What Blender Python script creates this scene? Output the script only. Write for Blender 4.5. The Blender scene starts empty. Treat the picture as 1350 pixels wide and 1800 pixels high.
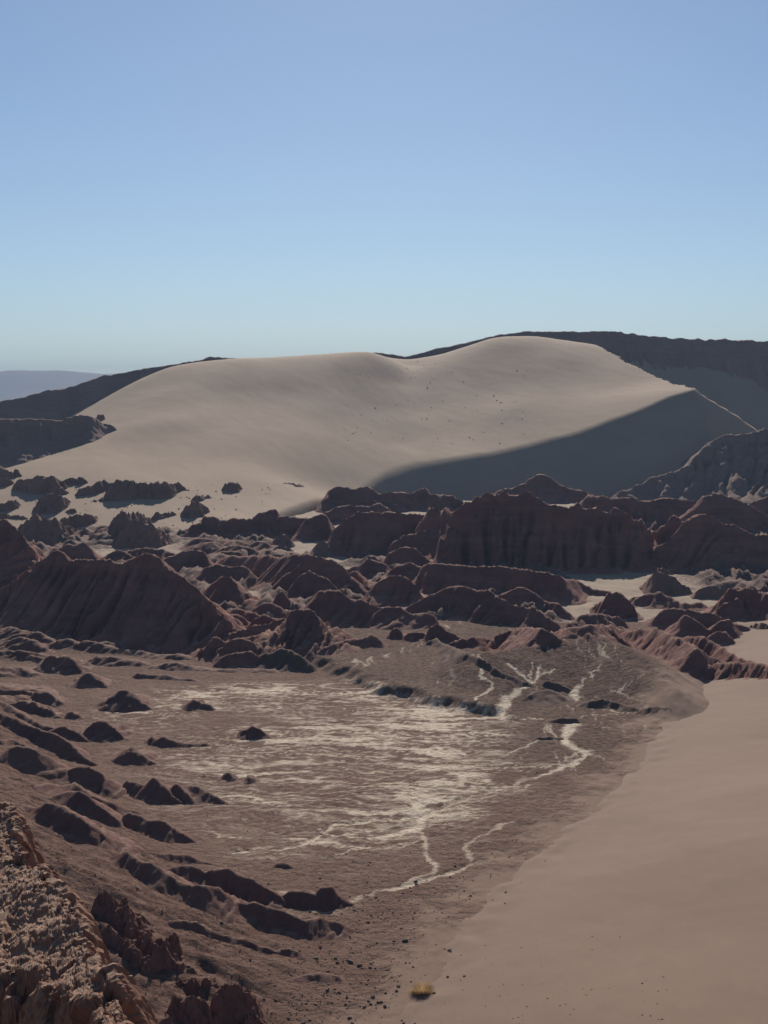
import bpy, math, random
import numpy as np

# ------------------------------------------------------------------ camera, sky, sun, exposure
SC = bpy.context.scene
COL = SC.collection
W0, H0, F0 = 1350.0, 1800.0, 2400.0
CAMZ = 36.0
PITCH = math.atan(200.0 / 2400.0)
SUN_EL = 30.0

cd = bpy.data.cameras.new('camera')
cam = bpy.data.objects.new('camera', cd)
COL.objects.link(cam)
cam.location = (0, 0, CAMZ)
cam.rotation_euler = (math.radians(90) - PITCH, 0, 0)
cd.sensor_fit = 'VERTICAL'
cd.sensor_height = 36.0
cd.lens = 36.0 * F0 / H0
cd.clip_start = 0.5
cd.clip_end = 60000
SC.camera = cam

wd = bpy.data.worlds.new('World')
SC.world = wd
wd.use_nodes = True
wn, wl = wd.node_tree.nodes, wd.node_tree.links
sky = wn.new('ShaderNodeTexSky')
sky.sky_type = 'NISHITA'
sky.sun_disc = False
sky.sun_elevation = math.radians(SUN_EL)
sky.sun_rotation = math.radians(0.5)
sky.altitude = 1500
sky.air_density = 1.0
sky.dust_density = 0.45
sky.ozone_density = 3.0
bg = wn['Background']
bg.inputs['Strength'].default_value = 0.078
wl.new(sky.outputs['Color'], bg.inputs['Color'])

sl = bpy.data.lights.new('sun', 'SUN')
sun = bpy.data.objects.new('sun', sl)
COL.objects.link(sun)
sl.energy = 5.0
sl.angle = math.radians(0.5)
sl.color = (1.0, 0.89, 0.76)
sun.rotation_euler = (math.radians(-(90 - SUN_EL)), 0, math.radians(-0.5))
sun.location = (0, 0, 300)

SC.view_settings.view_transform = 'Standard'
SC.view_settings.look = 'None'
SC.view_settings.gamma = 1.0
SC.view_settings.exposure = 0.0
SC.view_settings.use_curve_mapping = False
SC.render.engine = 'CYCLES'
SC.cycles.use_denoising = True
SC.cycles.max_bounces = 5
SC.cycles.diffuse_bounces = 3
SC.cycles.volume_bounces = 0

rng = np.random.RandomState(7)
random.seed(7)

# ------------------------------------------------------------------ noise
def _hash(ix, iy, seed):
    h = (ix.astype(np.int64) * 374761393 + iy.astype(np.int64) * 668265263 + seed * 974634777) & 0xffffffff
    h = ((h ^ (h >> 13)) * 1274126177) & 0xffffffff
    return (h ^ (h >> 16)) & 0xffffffff

def perlin(x, y, seed=0):
    x = np.asarray(x, float); y = np.asarray(y, float)
    x0 = np.floor(x); y0 = np.floor(y)
    fx = x - x0; fy = y - y0
    x0 = x0.astype(np.int64); y0 = y0.astype(np.int64)
    def g(ix, iy, dx, dy):
        a = _hash(ix, iy, seed) * (2 * math.pi / 4294967296.0)
        return np.cos(a) * dx + np.sin(a) * dy
    u = fx * fx * fx * (fx * (fx * 6 - 15) + 10)
    v = fy * fy * fy * (fy * (fy * 6 - 15) + 10)
    n00 = g(x0, y0, fx, fy); n10 = g(x0 + 1, y0, fx - 1, fy)
    n01 = g(x0, y0 + 1, fx, fy - 1); n11 = g(x0 + 1, y0 + 1, fx - 1, fy - 1)
    return ((n00 * (1 - u) + n10 * u) * (1 - v) + (n01 * (1 - u) + n11 * u) * v) * 1.5

def fbm(x, y, seed=0, oct=4, gain=0.5):
    s = 0; a = 1.0; f = 1.0
    for o in range(oct):
        s = s + a * perlin(x * f, y * f, seed + o * 17)
        a *= gain; f *= 2.03
    return s

def ridged(x, y, seed=0, oct=3, gain=0.5):
    s = 0; a = 1.0; f = 1.0
    for o in range(oct):
        s = s + a * (1 - np.abs(perlin(x * f, y * f, seed + o * 31)) * 1.6)
        a *= gain; f *= 2.1
    return s

def worley(x, y, seed=0):
    ix = np.floor(x).astype(np.int64); iy = np.floor(y).astype(np.int64)
    best = np.full(np.shape(x), 9.0); sec = np.full(np.shape(x), 9.0)
    for dx in (-1, 0, 1):
        for dy in (-1, 0, 1):
            jx = ix + dx; jy = iy + dy
            px = jx + _hash(jx, jy, seed) / 4294967296.0
            py = jy + _hash(jx, jy, seed + 99) / 4294967296.0
            d = np.hypot(px - x, py - y)
            sec = np.minimum(sec, np.maximum(best, d))
            best = np.minimum(best, d)
    return best, sec

def facets(x, y, seed):
    """per-cell flat tilted offset, like broken rock"""
    ix = np.floor(x).astype(np.int64); iy = np.floor(y).astype(np.int64)
    best = np.full(np.shape(x), 9.0); val = np.zeros(np.shape(x)); sec = np.full(np.shape(x), 9.0)
    for dx in (-1, 0, 1):
        for dy in (-1, 0, 1):
            jx = ix + dx; jy = iy + dy
            h = [_hash(jx, jy, seed + 7 * q) / 4294967296.0 for q in range(5)]
            ex, ey = x - jx - h[0], y - jy - h[1]
            d = np.hypot(ex, ey)
            v = (h[2] - .5) + (h[3] - .5) * ex * 1.6 + (h[4] - .5) * ey * 1.6
            m = d < best
            sec = np.where(m, best, np.minimum(sec, d)); val = np.where(m, v, val); best = np.where(m, d, best)
    return val - .35 * np.clip(1 - (sec - best) * 7, 0, 1)

def sstep(a, b, x):
    t = np.clip((x - a) / (b - a), 0, 1)
    return t * t * (3 - 2 * t)

def smin(a, b, k):
    h = np.clip(0.5 + 0.5 * (b - a) / k, 0, 1)
    return b * (1 - h) + a * h - k * h * (1 - h)

def smax(a, b, k):
    return -smin(-a, -b, k)

# ------------------------------------------------------------------ picture measurements -> places in the world
CP, SP = math.cos(PITCH), math.sin(PITCH)
def T(py):
    v = (900.0 - py) / F0
    return (-SP + v * CP) / (CP + v * SP)
def XR(px, py):
    v = (900.0 - py) / F0
    return ((px - 675.0) / F0) / (CP + v * SP)
def at(px, py, Y):
    return (XR(px, py) * Y, Y, CAMZ + T(py) * Y)
def flat(px, py, z=0.0):
    Y = (CAMZ - z) / -T(py)
    return (XR(px, py) * Y, Y)

class TPS:
    def __init__(self, pts):
        p = np.array(pts, float)
        self.xy = p[:, :2]; n = len(p)
        K = self._u(np.hypot(self.xy[:, None, 0] - self.xy[None, :, 0], self.xy[:, None, 1] - self.xy[None, :, 1]))
        K += np.eye(n) * 8.0
        A = np.zeros((n + 3, n + 3)); A[:n, :n] = K
        A[:n, n] = 1; A[:n, n + 1:] = self.xy
        A[n, :n] = 1; A[n + 1:, :n] = self.xy.T
        b = np.zeros(n + 3); b[:n] = p[:, 2]
        self.w = np.linalg.solve(A, b)
    @staticmethod
    def _u(r):
        return r * r * np.log(r + 1e-9)
    def __call__(self, x, y):
        s = self.w[-3] + self.w[-2] * x + self.w[-1] * y
        for (cx, cy), w in zip(self.xy, self.w):
            s = s + w * self._u(np.hypot(x - cx, y - cy))
        return s

# ------------------------------------------------------------------ the ground as functions of x, y
_lit = [(0,960,322),(0,890,365),(0,832,405),(60,770,500),(0,780,500),(100,880,368),(100,800,432),(200,960,322),(200,870,375),(200,800,425),(200,750,470),
        (140,728,540),(200,692,548),(250,667,552),(290,649,560),(300,920,345),(300,860,380),(300,800,425),(300,740,465),(300,690,508),
        (400,930,340),(400,860,388),(400,800,430),(400,740,470),(400,690,508),(400,634,556),
        (500,910,362),(500,850,405),(500,800,440),(500,740,480),(500,690,515),(500,630,560),
        (600,868,418),(600,780,466),(600,700,518),(600,622,574),(650,618,578),
        (700,827,444),(700,780,475),(700,720,515),(700,670,548),(700,633,582),(760,629,586),
        (800,803,450),(900,784,457),(900,720,500),(900,660,545),(860,597,598),(940,592,602),
        (1040,750,468),(1040,690,515),(1040,640,555),(1040,605,600),(1150,709,481),(1150,668,525),(1222,684,490)]
_litw = [at(*p) for p in _lit]
for (px, py, Y) in [(200,692,548),(290,649,560),(400,634,556),(500,630,560),(600,622,574),(650,617,578),(760,629,586),(860,597,598),(940,592,602),(1040,605,600)]:
    a = at(px, py, Y)
    _litw.append((a[0] * 1.08, a[1] + 45, a[2] - 3))
for x in (-110, -40, 40):
    _litw.append((x, 290, -4))
LIT = TPS(_litw)
_br = [at(*p) for p in [(560,890,394),(600,868,415),(640,848,430),(680,832,441),(740,815,448),(800,803,450),(880,788,455),(960,772,461),(1040,750,468),(1120,720,477),(1180,697,485),(1222,683,490),(1275,684,500),(1330,690,512),(1400,700,520)]]
BRX = np.array([b[0] for b in _br]); BRY = np.array([b[1] for b in _br]); BRZ = np.array([b[2] for b in _br])
RA = np.array(at(1040, 604, 602)); RB = np.array(at(1224, 683, 490))

def dune(x, y):
    lit = LIT(x, y) + 0.55 * perlin(x / 38 + 3, y / 60, 5) + 0.25 * perlin(x / 14, y / 30, 6) + .06 * fbm((x + .4 * y) / 5, y / 12, 10, 3)
    cb = at(722, 640, 572)
    lit = lit - 1.9 * np.exp(-((x - cb[0]) / 7.0) ** 2 - ((y - cb[1]) / 26.0) ** 2)
    xx = x + 1.6 * perlin(y / 22.0, x / 22.0, 8)
    slip = np.interp(xx, BRX, BRZ) + 0.66 * (y - np.interp(xx, BRX, BRY))
    slip = np.where(x < BRX[0], slip + (BRX[0] - x) * 2.0, slip)
    t = np.clip((RA[1] - y) / (RA[1] - RB[1]), -0.3, 1.0)
    lx = RA[0] + (RB[0] - RA[0]) * t; lz = RA[2] + (RB[2] - RA[2]) * t
    wob = 1.5 * perlin(y / 9.0, 0.3 * x / 9.0, 9) + 1.1 * perlin(y / 3.4, x * 0, 12)
    right = lz + 0.2 - 2.2 * (x - lx + wob)
    right = np.where(y < RB[1], right + (RB[1] - y) ** 1.5 * 3.0, right)
    d = smin(lit, slip, np.interp(x, [-15, 20, 70, 110], [2.4, 1.5, .9, .5]))
    ca = at(1204, 812, 441)
    d = d + 2.1 * np.exp(-((x - ca[0]) / 3.6) ** 2 - ((y - ca[1] + 1.5) / 4.2) ** 2)
    return smin(d, right, .3)

_xeY = [20,60,76,80,88,98,113,131,155,180,200,260]
_xeX = [-12,-8,-5.4,-4.4,-5,-11.2,-20,-30,-40,-52,-60,-80]
FANLINE = np.array([flat(*p) for p in [(380,1160),(450,1163),(500,1163),(541,1166),(575,1181),(610,1194),(650,1208),(690,1222),(730,1233),(780,1244),(830,1252),(868,1258),(885,1262)]])

def polydist(x, y, P):
    """distance to a polyline, arc length at the nearest point, signed side"""
    best = np.full(np.shape(x), 1e9); sarc = np.zeros(np.shape(x)); side = np.zeros(np.shape(x)); acc = 0.0
    for (ax, ay), (bx, by) in zip(P[:-1], P[1:]):
        dx, dy = bx - ax, by - ay
        L2 = dx * dx + dy * dy + 1e-9; L = math.sqrt(L2)
        t = np.clip(((x - ax) * dx + (y - ay) * dy) / L2, 0, 1)
        d = np.hypot(x - ax - t * dx, y - ay - t * dy)
        m = d < best
        best = np.where(m, d, best); sarc = np.where(m, acc + t * L, sarc)
        side = np.where(m, np.sign(dx * (y - ay) - dy * (x - ax)), side)
        acc += L
    return best, sarc, side

CHANNELS = [  # px,py along the bed; half width in metres; salt strength
    ([(934,1196),(925,1207),(905,1214),(892,1226),(884,1240),(880,1255),(886,1262)], .9, 1.0),
    ([(890,1162),(905,1175),(920,1186),(934,1196),(942,1190),(952,1172)], .55, 1.0),
    ([(942,1190),(958,1184),(972,1178)], .35, .8),
    ([(915,1183),(922,1178)], .2, .7), ([(930,1186),(934,1176),(932,1166)], .25, .8),
    ([(1018,1202),(1012,1218),(1006,1228),(995,1233)], 1.0, .9),
    ([(1018,1202),(1026,1196),(1040,1192),(1036,1184),(1048,1176)], .3, .8),
    ([(1000,1233),(1025,1234),(1050,1242),(1078,1251),(1100,1253),(1120,1248),(1138,1243)], .4, .75),
    ([(1138,1243),(1120,1234),(1095,1222),(1072,1212)], .25, .7), ([(1090,1218),(1094,1208),(1096,1198)], .22, .6),
    ([(1092,1216),(1104,1202),(1130,1186)], .18, .5),
    ([(850,1172),(845,1186),(852,1198),(868,1205),(862,1215),(848,1222),(833,1230)], .35, .9),
    ([(862,1175),(846,1168),(815,1150),(790,1142)], .5, .8),
    ([(995,1262),(1010,1272),(997,1284),(990,1298),(1000,1308),(1020,1316),(1032,1322)], 1.0, .95),
    ([(1032,1322),(1018,1332),(1003,1344),(985,1350),(965,1358),(945,1362)], .75, .85),
    ([(1020,1318),(985,1342),(955,1350)], .3, .6), ([(1003,1344),(940,1347),(890,1352)], .35, .7),
    ([(985,1295),(945,1302),(905,1318),(880,1330)], .4, .8),
    ([(868,1256),(905,1260),(955,1266)], .3, .8), ([(1020,1262),(1050,1256),(1085,1255)], .25, .6),
    ([(1018,1274),(1060,1277),(1120,1276)], .18, .5), ([(1032,1322),(1060,1332),(1100,1345)], .18, .45),
    ([(945,1362),(900,1378),(850,1395),(800,1408),(760,1420)], .45, .6),
    ([(735,1410),(740,1430),(738,1448),(722,1456),(690,1468),(668,1474)], 1.0, 1.0),
    ([(735,1436),(760,1425),(775,1418)], .6, .8),
    ([(500,1492),(530,1484),(560,1466),(590,1448),(605,1450),(640,1444),(690,1438),(735,1432)], .45, 1.0),
    ([(560,1468),(620,1472),(680,1470),(722,1458)], .35, .9), ([(605,1470),(640,1458),(700,1448),(735,1444)], .3, .8),
    ([(590,1505),(640,1494),(690,1492),(735,1478),(745,1460)], .3, .8),
    ([(742,1456),(745,1480),(752,1500),(762,1524),(755,1536),(720,1552),(680,1568)], .35, .8),
    ([(700,1560),(760,1544),(800,1530),(845,1512)], .5, .8), ([(826,1515),(820,1490),(830,1476),(850,1468),(880,1452),(900,1446)], .35, .6),
    ([(680,1568),(640,1574),(600,1592),(575,1604),(540,1606)], .3, .5), ([(845,1520),(900,1508),(950,1492),(970,1482)], .25, .5),
    ([(755,1440),(800,1420),(870,1398),(930,1380)], .35, .6), ([(330,1224),(352,1217),(372,1214),(400,1212)], .8, .9),
    ([(380,1408),(396,1412),(402,1410)], .4, .8), ([(360,1462),(400,1470),(425,1474)], .2, .9), ([(412,1498),(436,1496)], .5, .9),
    ([(420,1494),(470,1490),(500,1492)], .3, .6),
]

_fs = [(842,1147,172),(880,1142,174),(913,1139,176),(958,1135,178),(983,1124,180),(1026,1119,181),(1064,1121,180),(1089,1133,176),(1127,1152,171),(1165,1187,163),(1188,1208,158)]
FS = np.array([at(*p) for p in _fs])
def fan_slope(x, y):
    z = np.full(np.shape(x), -9.0)
    for a, b in zip(FS[:-1], FS[1:]):
        dx, dy = b[0] - a[0], b[1] - a[1]
        t = np.clip(((x - a[0]) * dx + (y - a[1]) * dy) / (dx * dx + dy * dy), 0, 1)
        ex, ey = x - a[0] - t * dx, y - a[1] - t * dy
        d = np.hypot(ex, ey) + 1e-6
        w = np.clip(-ey / d, -1, 1)
        sl = np.where(w > 0, .235, .6) * w * w + .45 * (1 - w * w)
        z = np.maximum(z, a[2] + t * (b[2] - a[2]) - sl * (np.sqrt(d * d + .3) - .5))
    return z + .16 * fbm(x / 2.6, y / 5.5, 44, 4) - .12 * (ridged(x / 3.2, y / 14, 45, 2) - .8)

def floor_h(x, y, fine=False):
    z = np.interp(y, [0,200,260,300,340,380,430,700], [0,0,1,2,3.4,4,4,4])
    xe = np.interp(y, _xeY, _xeX)
    q = xe - x
    z = z + 0.33 * 1.6 * np.log1p(np.exp(np.clip(q / 1.6, -30, 30))) * sstep(260, 190, y)
    # the raised mud fan with its scalloped edge
    m = (y > 120) & (y < 215)
    if np.any(m):
        d, s, side = polydist(x, y, FANLINE)
        sd = d * side + 1.5 * perlin(x / 4.2, y / 6.5, 41) + 0.9 * perlin(x / 1.6, y / 2.6, 42)
        lift = sstep(-1.2, 1.6, sd) * sstep(16, 11.5, x) * sstep(230, 195, y) * sstep(-28, -16, x)
        z = z + np.where(m, 1.1 * lift, 0)
        z = np.where(m, smax(z, fan_slope(x, y), .5), z)
    if fine:
        z = z + (1 - .85 * sstep(-5, -.5, nd_s(x, y))) * (0.05 * fbm(x / 2.2, y / 3.5, 51, 4) + 0.12 * perlin(x / 9, y / 12, 53) + .05 * fbm(x / .75, y / .9, 54, 2))
        hs = sstep(-3, 6, q)
        z = z + hs * (0.22 * fbm(x / 3.0, y / 2.2, 55, 5) - 0.25 * ridged((x * 0.35 + y) / 2.2, x / 16, 57, 3) + .3)
    return z

# near dune on the right: rises away from the line where it meets the flat
_ndY = [40,60,76,83,90,97,105,113,122,133,146,161,175,190,230]
_ndX = [-7,-3.0,.8,2.8,5.2,7.9,12.3,15.9,20.6,25.6,30.0,34.2,41.0,47.5,62.0]
def nd_s(x, y):
    return (x - np.interp(y, _ndY, _ndX)) * 0.92
def near_dune(x, y):
    s = nd_s(x, y)
    z = 0.27 * (np.sqrt(s * s + 30.0) + s) / 2 - 0.74 + np.where(s < 0, s * 0.06, 0)
    z = z + 0.5 * sstep(2, 14, s) * perlin(x / 13 + y / 40, y / 34, 61) + sstep(0, 5, s) * .03 * fbm((x * .8 + y * .3) / 2.6, y / 5, 63, 3)
    z = z + np.interp(y, [0,200,260], [0,0,1]) + sstep(-5, -2, s) * sstep(3.5, .5, s) * (.13 * fbm(x / 2.2, y / 3.0, 65, 4, .6) + .10 * perlin(x / 7, y / 9, 66))
    return np.where(y > 240, z - (y - 240) * 0.5, z)

def G(x, y):
    x = np.asarray(x, float); y = np.asarray(y, float)
    z = floor_h(x, y)
    z = np.maximum(z, np.where(y < 260, near_dune(x, y), -99))
    if np.any(y > 290):
        z = np.maximum(z, np.where(y > 290, dune(x, y), -99))
    return z

_Ym = np.concatenate([np.arange(14, 200, 0.35), np.arange(200, 720, 0.8)])
def hit(px, py):
    t, r = T(py), XR(px, py)
    z = CAMZ + t * _Ym
    g = G(r * _Ym, _Ym)
    k = np.nonzero(z <= g)[0]
    if len(k) == 0:
        return (r * 600, 600.0, CAMZ + t * 600)
    k = k[0]
    if k == 0: Y = _Ym[0]
    else:
        a = z[k - 1] - g[k - 1]; b = z[k] - g[k]
        Y = _Ym[k - 1] + (_Ym[k] - _Ym[k - 1]) * a / (a - b)
    return (r * Y, Y, CAMZ + t * Y)

CH = [(np.array([hit(*p)[:2] for p in P]), w * (.7 if w < .85 else .85), s) for P, w, s in CHANNELS]

# ------------------------------------------------------------------ mesh helpers
def mesh_from(name, V, Q, mat, attrs=None, smooth=True):
    me = bpy.data.meshes.new(name)
    V = np.asarray(V, np.float32); Q = np.asarray(Q, np.int32)
    k = Q.shape[1]
    me.vertices.add(len(V)); me.vertices.foreach_set('co', V.ravel())
    me.loops.add(Q.size); me.loops.foreach_set('vertex_index', Q.ravel())
    me.polygons.add(len(Q))
    me.polygons.foreach_set('loop_start', np.arange(0, Q.size, k, dtype=np.int32))
    me.polygons.foreach_set('loop_total', np.full(len(Q), k, np.int32))
    me.polygons.foreach_set('use_smooth', np.full(len(Q), smooth, bool))
    if attrs:
        for an, av in attrs.items():
            a = me.attributes.new(an, 'FLOAT', 'POINT')
            a.data.foreach_set('value', np.asarray(av, np.float32).ravel())
    me.materials.append(mat)
    me.update(); me.validate()
    return me

def link(name, me, parent=None):
    o = bpy.data.objects.new(name, me); COL.objects.link(o)
    if parent is not None: o.parent = parent
    return o

def tag(o, label=None, cat=None, kind=None, group=None):
    if label: o['label'] = label
    if cat: o['category'] = cat
    if kind: o['kind'] = kind
    if group: o['group'] = group
    return o

def grid_quads(ny, nx, keep=None):
    i = np.arange(ny * nx).reshape(ny, nx)
    q = np.stack([i[:-1, :-1], i[:-1, 1:], i[1:, 1:], i[1:, :-1]], -1).reshape(-1, 4)
    if keep is not None:
        kk = keep.ravel()[q].any(1)
        q = q[kk]
    return q

def compact(V, Q, attrs=None):
    used = np.unique(Q)
    m = np.full(len(V), -1, np.int64); m[used] = np.arange(len(used))
    return V[used], m[Q], ({k: a.ravel()[used] for k, a in attrs.items()} if attrs else None)

def sheet(name, xs, ys, zf, mat, keepf=None, attrf=None, org=None):
    X, Y = np.meshgrid(xs, ys)
    Z = zf(X, Y)
    keep = keepf(X, Y, Z) if keepf else None
    Q = grid_quads(len(ys), len(xs), keep)
    at_ = attrf(X, Y, Z) if attrf else None
    V = np.stack([X, Y, Z], -1).reshape(-1, 3)
    if org is None: org = (0, 0, 0)
    V = V - np.array(org)
    V, Q, at_ = compact(V, Q, at_)
    o = link(name, mesh_from(name, V, Q, mat, at_))
    o.location = org
    return o

# ------------------------------------------------------------------ materials
class NT:
    def __init__(self, name):
        self.m = bpy.data.materials.new(name); self.m.use_nodes = True
        self.t = self.m.node_tree; self.n = self.t.nodes; self.l = self.t.links
        self.b = self.n['Principled BSDF']; self.out = self.n['Material Output']
        self.b.inputs['Roughness'].default_value = 0.9
        self.b.inputs['Specular IOR Level'].default_value = 0.2
        self.pos = self.n.new('ShaderNodeNewGeometry').outputs['Position']
    def _s(self, sock, v):
        if isinstance(v, (int, float)): sock.default_value = v
        elif isinstance(v, tuple): sock.default_value = v if len(v) != 3 or sock.type == 'VECTOR' else v + (1,)
        else: self.l.new(v, sock)
    def math(self, op, a, b=0.0, clamp=False):
        n = self.n.new('ShaderNodeMath'); n.operation = op; n.use_clamp = clamp
        self._s(n.inputs[0], a); self._s(n.inputs[1], b); return n.outputs[0]
    def scale(self, v):
        n = self.n.new('ShaderNodeVectorMath'); n.operation = 'MULTIPLY'
        self.l.new(self.pos, n.inputs[0]); n.inputs[1].default_value = v; return n.outputs[0]
    def noise(self, sc, detail=5, rough=.55, dist=0.0, vec=None):
        n = self.n.new('ShaderNodeTexNoise'); n.inputs['Scale'].default_value = sc
        n.inputs['Detail'].default_value = detail; n.inputs['Roughness'].default_value = rough
        n.inputs['Distortion'].default_value = dist
        self.l.new(vec if vec is not None else self.pos, n.inputs['Vector']); return n.outputs['Fac']
    def voro(self, sc, feat='F1', vec=None, out='Distance'):
        n = self.n.new('ShaderNodeTexVoronoi'); n.feature = feat; n.inputs['Scale'].default_value = sc
        self.l.new(vec if vec is not None else self.pos, n.inputs['Vector']); return n.outputs[out]
    def ramp(self, fac, a, b, lo=0.0, hi=1.0):
        n = self.n.new('ShaderNodeMapRange'); n.interpolation_type = 'SMOOTHSTEP'
        self._s(n.inputs['Value'], fac); self._s(n.inputs['From Min'], a); self._s(n.inputs['From Max'], b)
        n.inputs['To Min'].default_value = lo; n.inputs['To Max'].default_value = hi; return n.outputs['Result']
    def mix(self, fac, a, b):
        n = self.n.new('ShaderNodeMix'); n.data_type = 'RGBA'
        self._s(n.inputs['Factor'], fac); self._s(n.inputs['A'], a); self._s(n.inputs['B'], b); return n.outputs['Result']
    def attr(self, name):
        n = self.n.new('ShaderNodeAttribute'); n.attribute_name = name; return n.outputs['Fac']
    def color(self, c): self._s(self.b.inputs['Base Color'], c)
    def bump(self, h, dist, strength=1.0, prev=None):
        n = self.n.new('ShaderNodeBump'); n.inputs['Distance'].default_value = dist; n.inputs['Strength'].default_value = strength
        self.l.new(h, n.inputs['Height'])
        if prev is not None: self.l.new(prev, n.inputs['Normal'])
        self.l.new(n.outputs[0], self.b.inputs['Normal']); return n.outputs[0]
    def up(self):
        g = self.n.new('ShaderNodeNewGeometry'); s = self.n.new('ShaderNodeSeparateXYZ')
        self.l.new(g.outputs['Normal'], s.inputs[0]); return s.outputs['Z']

def mat_sand(name, a, b, c, streak=True):
    k = NT(name)
    n1 = k.noise(.05, 4, .5, .4)
    n2 = k.noise(.6, 5, .6, vec=k.scale((1, .45, 1)))
    n3 = k.noise(9, 3, .6)
    col = k.mix(k.ramp(n1, .35, .65), a, b)
    col = k.mix(k.math('MULTIPLY', k.ramp(n2, .45, .75), .5), col, c)
    col = k.mix(k.math('MULTIPLY', k.ramp(n3, .35, .65), .5), col, b)
    n4 = k.noise(16, 2, .7)
    col = k.mix(k.math('MULTIPLY', k.ramp(n4, .4, .7), .3), col, c)
    k.color(col)
    p = k.bump(k.noise(.9, 4, .5, vec=k.scale((1, .5, 1))), .10, .35)
    k.bump(n3, .015, .5, p)
    return k.m

def mat_rock(name, cols, dust, dusty=.55, bscale=1.0, bump=1.0):
    k = NT(name)
    n1 = k.noise(.09 * bscale, 5, .6, .6)
    n2 = k.noise(.8 * bscale, 6, .65)
    n3 = k.noise(5 * bscale, 5, .65)
    st = k.noise(.5, 4, .6, .3, vec=k.scale((.12, .12, 1.6)))
    col = k.mix(k.ramp(n1, .35, .65), cols[0], cols[1])
    col = k.mix(k.math('MULTIPLY', k.ramp(st, .45, .65), .3), col, cols[2])
    col = k.mix(k.math('MULTIPLY', k.ramp(n2, .5, .75), .5), col, cols[3])
    up = k.math('ADD', k.up(), k.math('MULTIPLY', k.math('SUBTRACT', n2, .5), .5))
    col = k.mix(k.ramp(up, .84, .99, 0, dusty), col, dust)
    k.color(col)
    p = k.bump(n2, .28 / bscale, .5 * bump)
    p = k.bump(k.voro(2.6 * bscale), .10 / bscale, .4 * bump, p)
    p = k.bump(n3, .17 / bscale, .9 * bump, p)
    k.bump(k.noise(17 * bscale, 3, .6), .05 / bscale, .8 * bump, p)
    return k.m

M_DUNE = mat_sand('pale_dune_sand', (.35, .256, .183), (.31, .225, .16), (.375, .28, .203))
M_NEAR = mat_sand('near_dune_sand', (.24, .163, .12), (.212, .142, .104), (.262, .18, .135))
M_HILL = mat_rock('red_badland_clay', ((.175, .068, .056), (.25, .105, .08), (.33, .172, .122), (.13, .053, .047)), (.30, .19, .14))
M_RIM = mat_rock('rim_rock', ((.23, .138, .108), (.28, .17, .132), (.31, .2, .15), (.17, .105, .085)), (.28, .21, .165), .4, .5)
M_SPUR = mat_rock('spur_clay', ((.14, .06, .05), (.19, .092, .07), (.22, .115, .086), (.105, .047, .041)), (.235, .15, .112), .8, 2.0, .9)
M_OUT = mat_rock('outcrop_rock', ((.2, .108, .082), (.245, .135, .1), (.28, .165, .12), (.15, .08, .063)), (.27, .2, .15), .35, 1.2)
M_CRUST = mat_rock('fan_crust', ((.115, .063, .048), (.145, .084, .064), (.165, .1, .077), (.085, .047, .038)), (.18, .115, .087), .5, 2.2)
M_TERR = mat_rock('salt_terrace', ((.2, .165, .14), (.17, .138, .118), (.3, .26, .225), (.14, .114, .098)), (.33, .29, .25), .6, 1.0)
M_CLIFF = mat_rock('foreground_conglomerate', ((.22, .095, .062), (.27, .135, .088), (.32, .18, .12), (.155, .068, .05)), (.37, .265, .19), .85, 6.0, .8)
M_REDROCK = mat_rock('red_outcrop', ((.17, .072, .054), (.21, .098, .072), (.24, .12, .09), (.115, .05, .04)), (.25, .16, .118), .4, 3.5)

def mat_flat():
    k = NT('mud_flat')
    salt, crust, sandy, hs, pan = (k.attr(a) for a in ('salt', 'crust', 'sandy', 'hillside', 'pan'))
    n1 = k.noise(.12, 5, .6, .5); n2 = k.noise(1.6, 6, .65); n3 = k.noise(7, 4, .65)
    streak = k.noise(.55, 6, .65, 1.2, vec=k.scale((.26, 1, 1)))
    fineS = k.noise(2.4, 5, .7, .8, vec=k.scale((.4, 1, 1)))
    thin = k.noise(1.0, 5, .6, 1.6, vec=k.scale((.22, 1, 1)))
    line = k.math('SUBTRACT', 1.0, k.math('MULTIPLY', k.math('ABSOLUTE', k.math('SUBTRACT', thin, .5)), 16.0), True)
    col = k.mix(k.ramp(n1, .35, .65), (.185, .107, .078), (.23, .145, .107))
    col = k.mix(k.math('MULTIPLY', k.ramp(n2, .42, .62), .75), col, (.13, .076, .058))
    cr = k.mix(k.ramp(n2, .42, .6), (.095, .052, .039), (.18, .112, .082))
    col = k.mix(crust, col, cr)
    hsc = k.mix(k.ramp(n2, .42, .6), (.13, .068, .05), (.2, .12, .09))
    col = k.mix(hs, col, hsc)
    # salt: broad pans in streaks, thin braids, and the beds of the channels
    p1 = k.math('MULTIPLY', pan, k.ramp(fineS, .36, .58, .5, 1.0))
    p2 = 0.0
    s2 = k.math('MULTIPLY', salt, k.ramp(fineS, .3, .55, .4, 1.0))
    s = k.math('MAXIMUM', k.math('MAXIMUM', p1, p2), s2)
    col = k.mix(s, col, (.72, .60, .455))
    k._s(k.b.inputs['Roughness'], k.math('SUBTRACT', .95, k.math('MULTIPLY', s, .15)))
    k._s(k.b.inputs['Specular IOR Level'], k.math('ADD', .12, k.math('MULTIPLY', s, .12)))
    sd = k.mix(k.ramp(n2, .3, .7), (.215, .145, .107), (.25, .171, .127))
    col = k.mix(sandy, col, sd)
    k.color(col)
    rough = k.math('SUBTRACT', 1.0, sandy)
    p = k.bump(k.math('MULTIPLY', n2, rough), .5, .8)
    p = k.bump(k.math('MULTIPLY', k.voro(3.2, vec=k.scale((1, .8, 1))), rough), .12, .6, p)
    k.bump(k.math('MULTIPLY', n3, rough), .12, .9, p)
    return k.m
M_FLAT = mat_flat()

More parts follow.
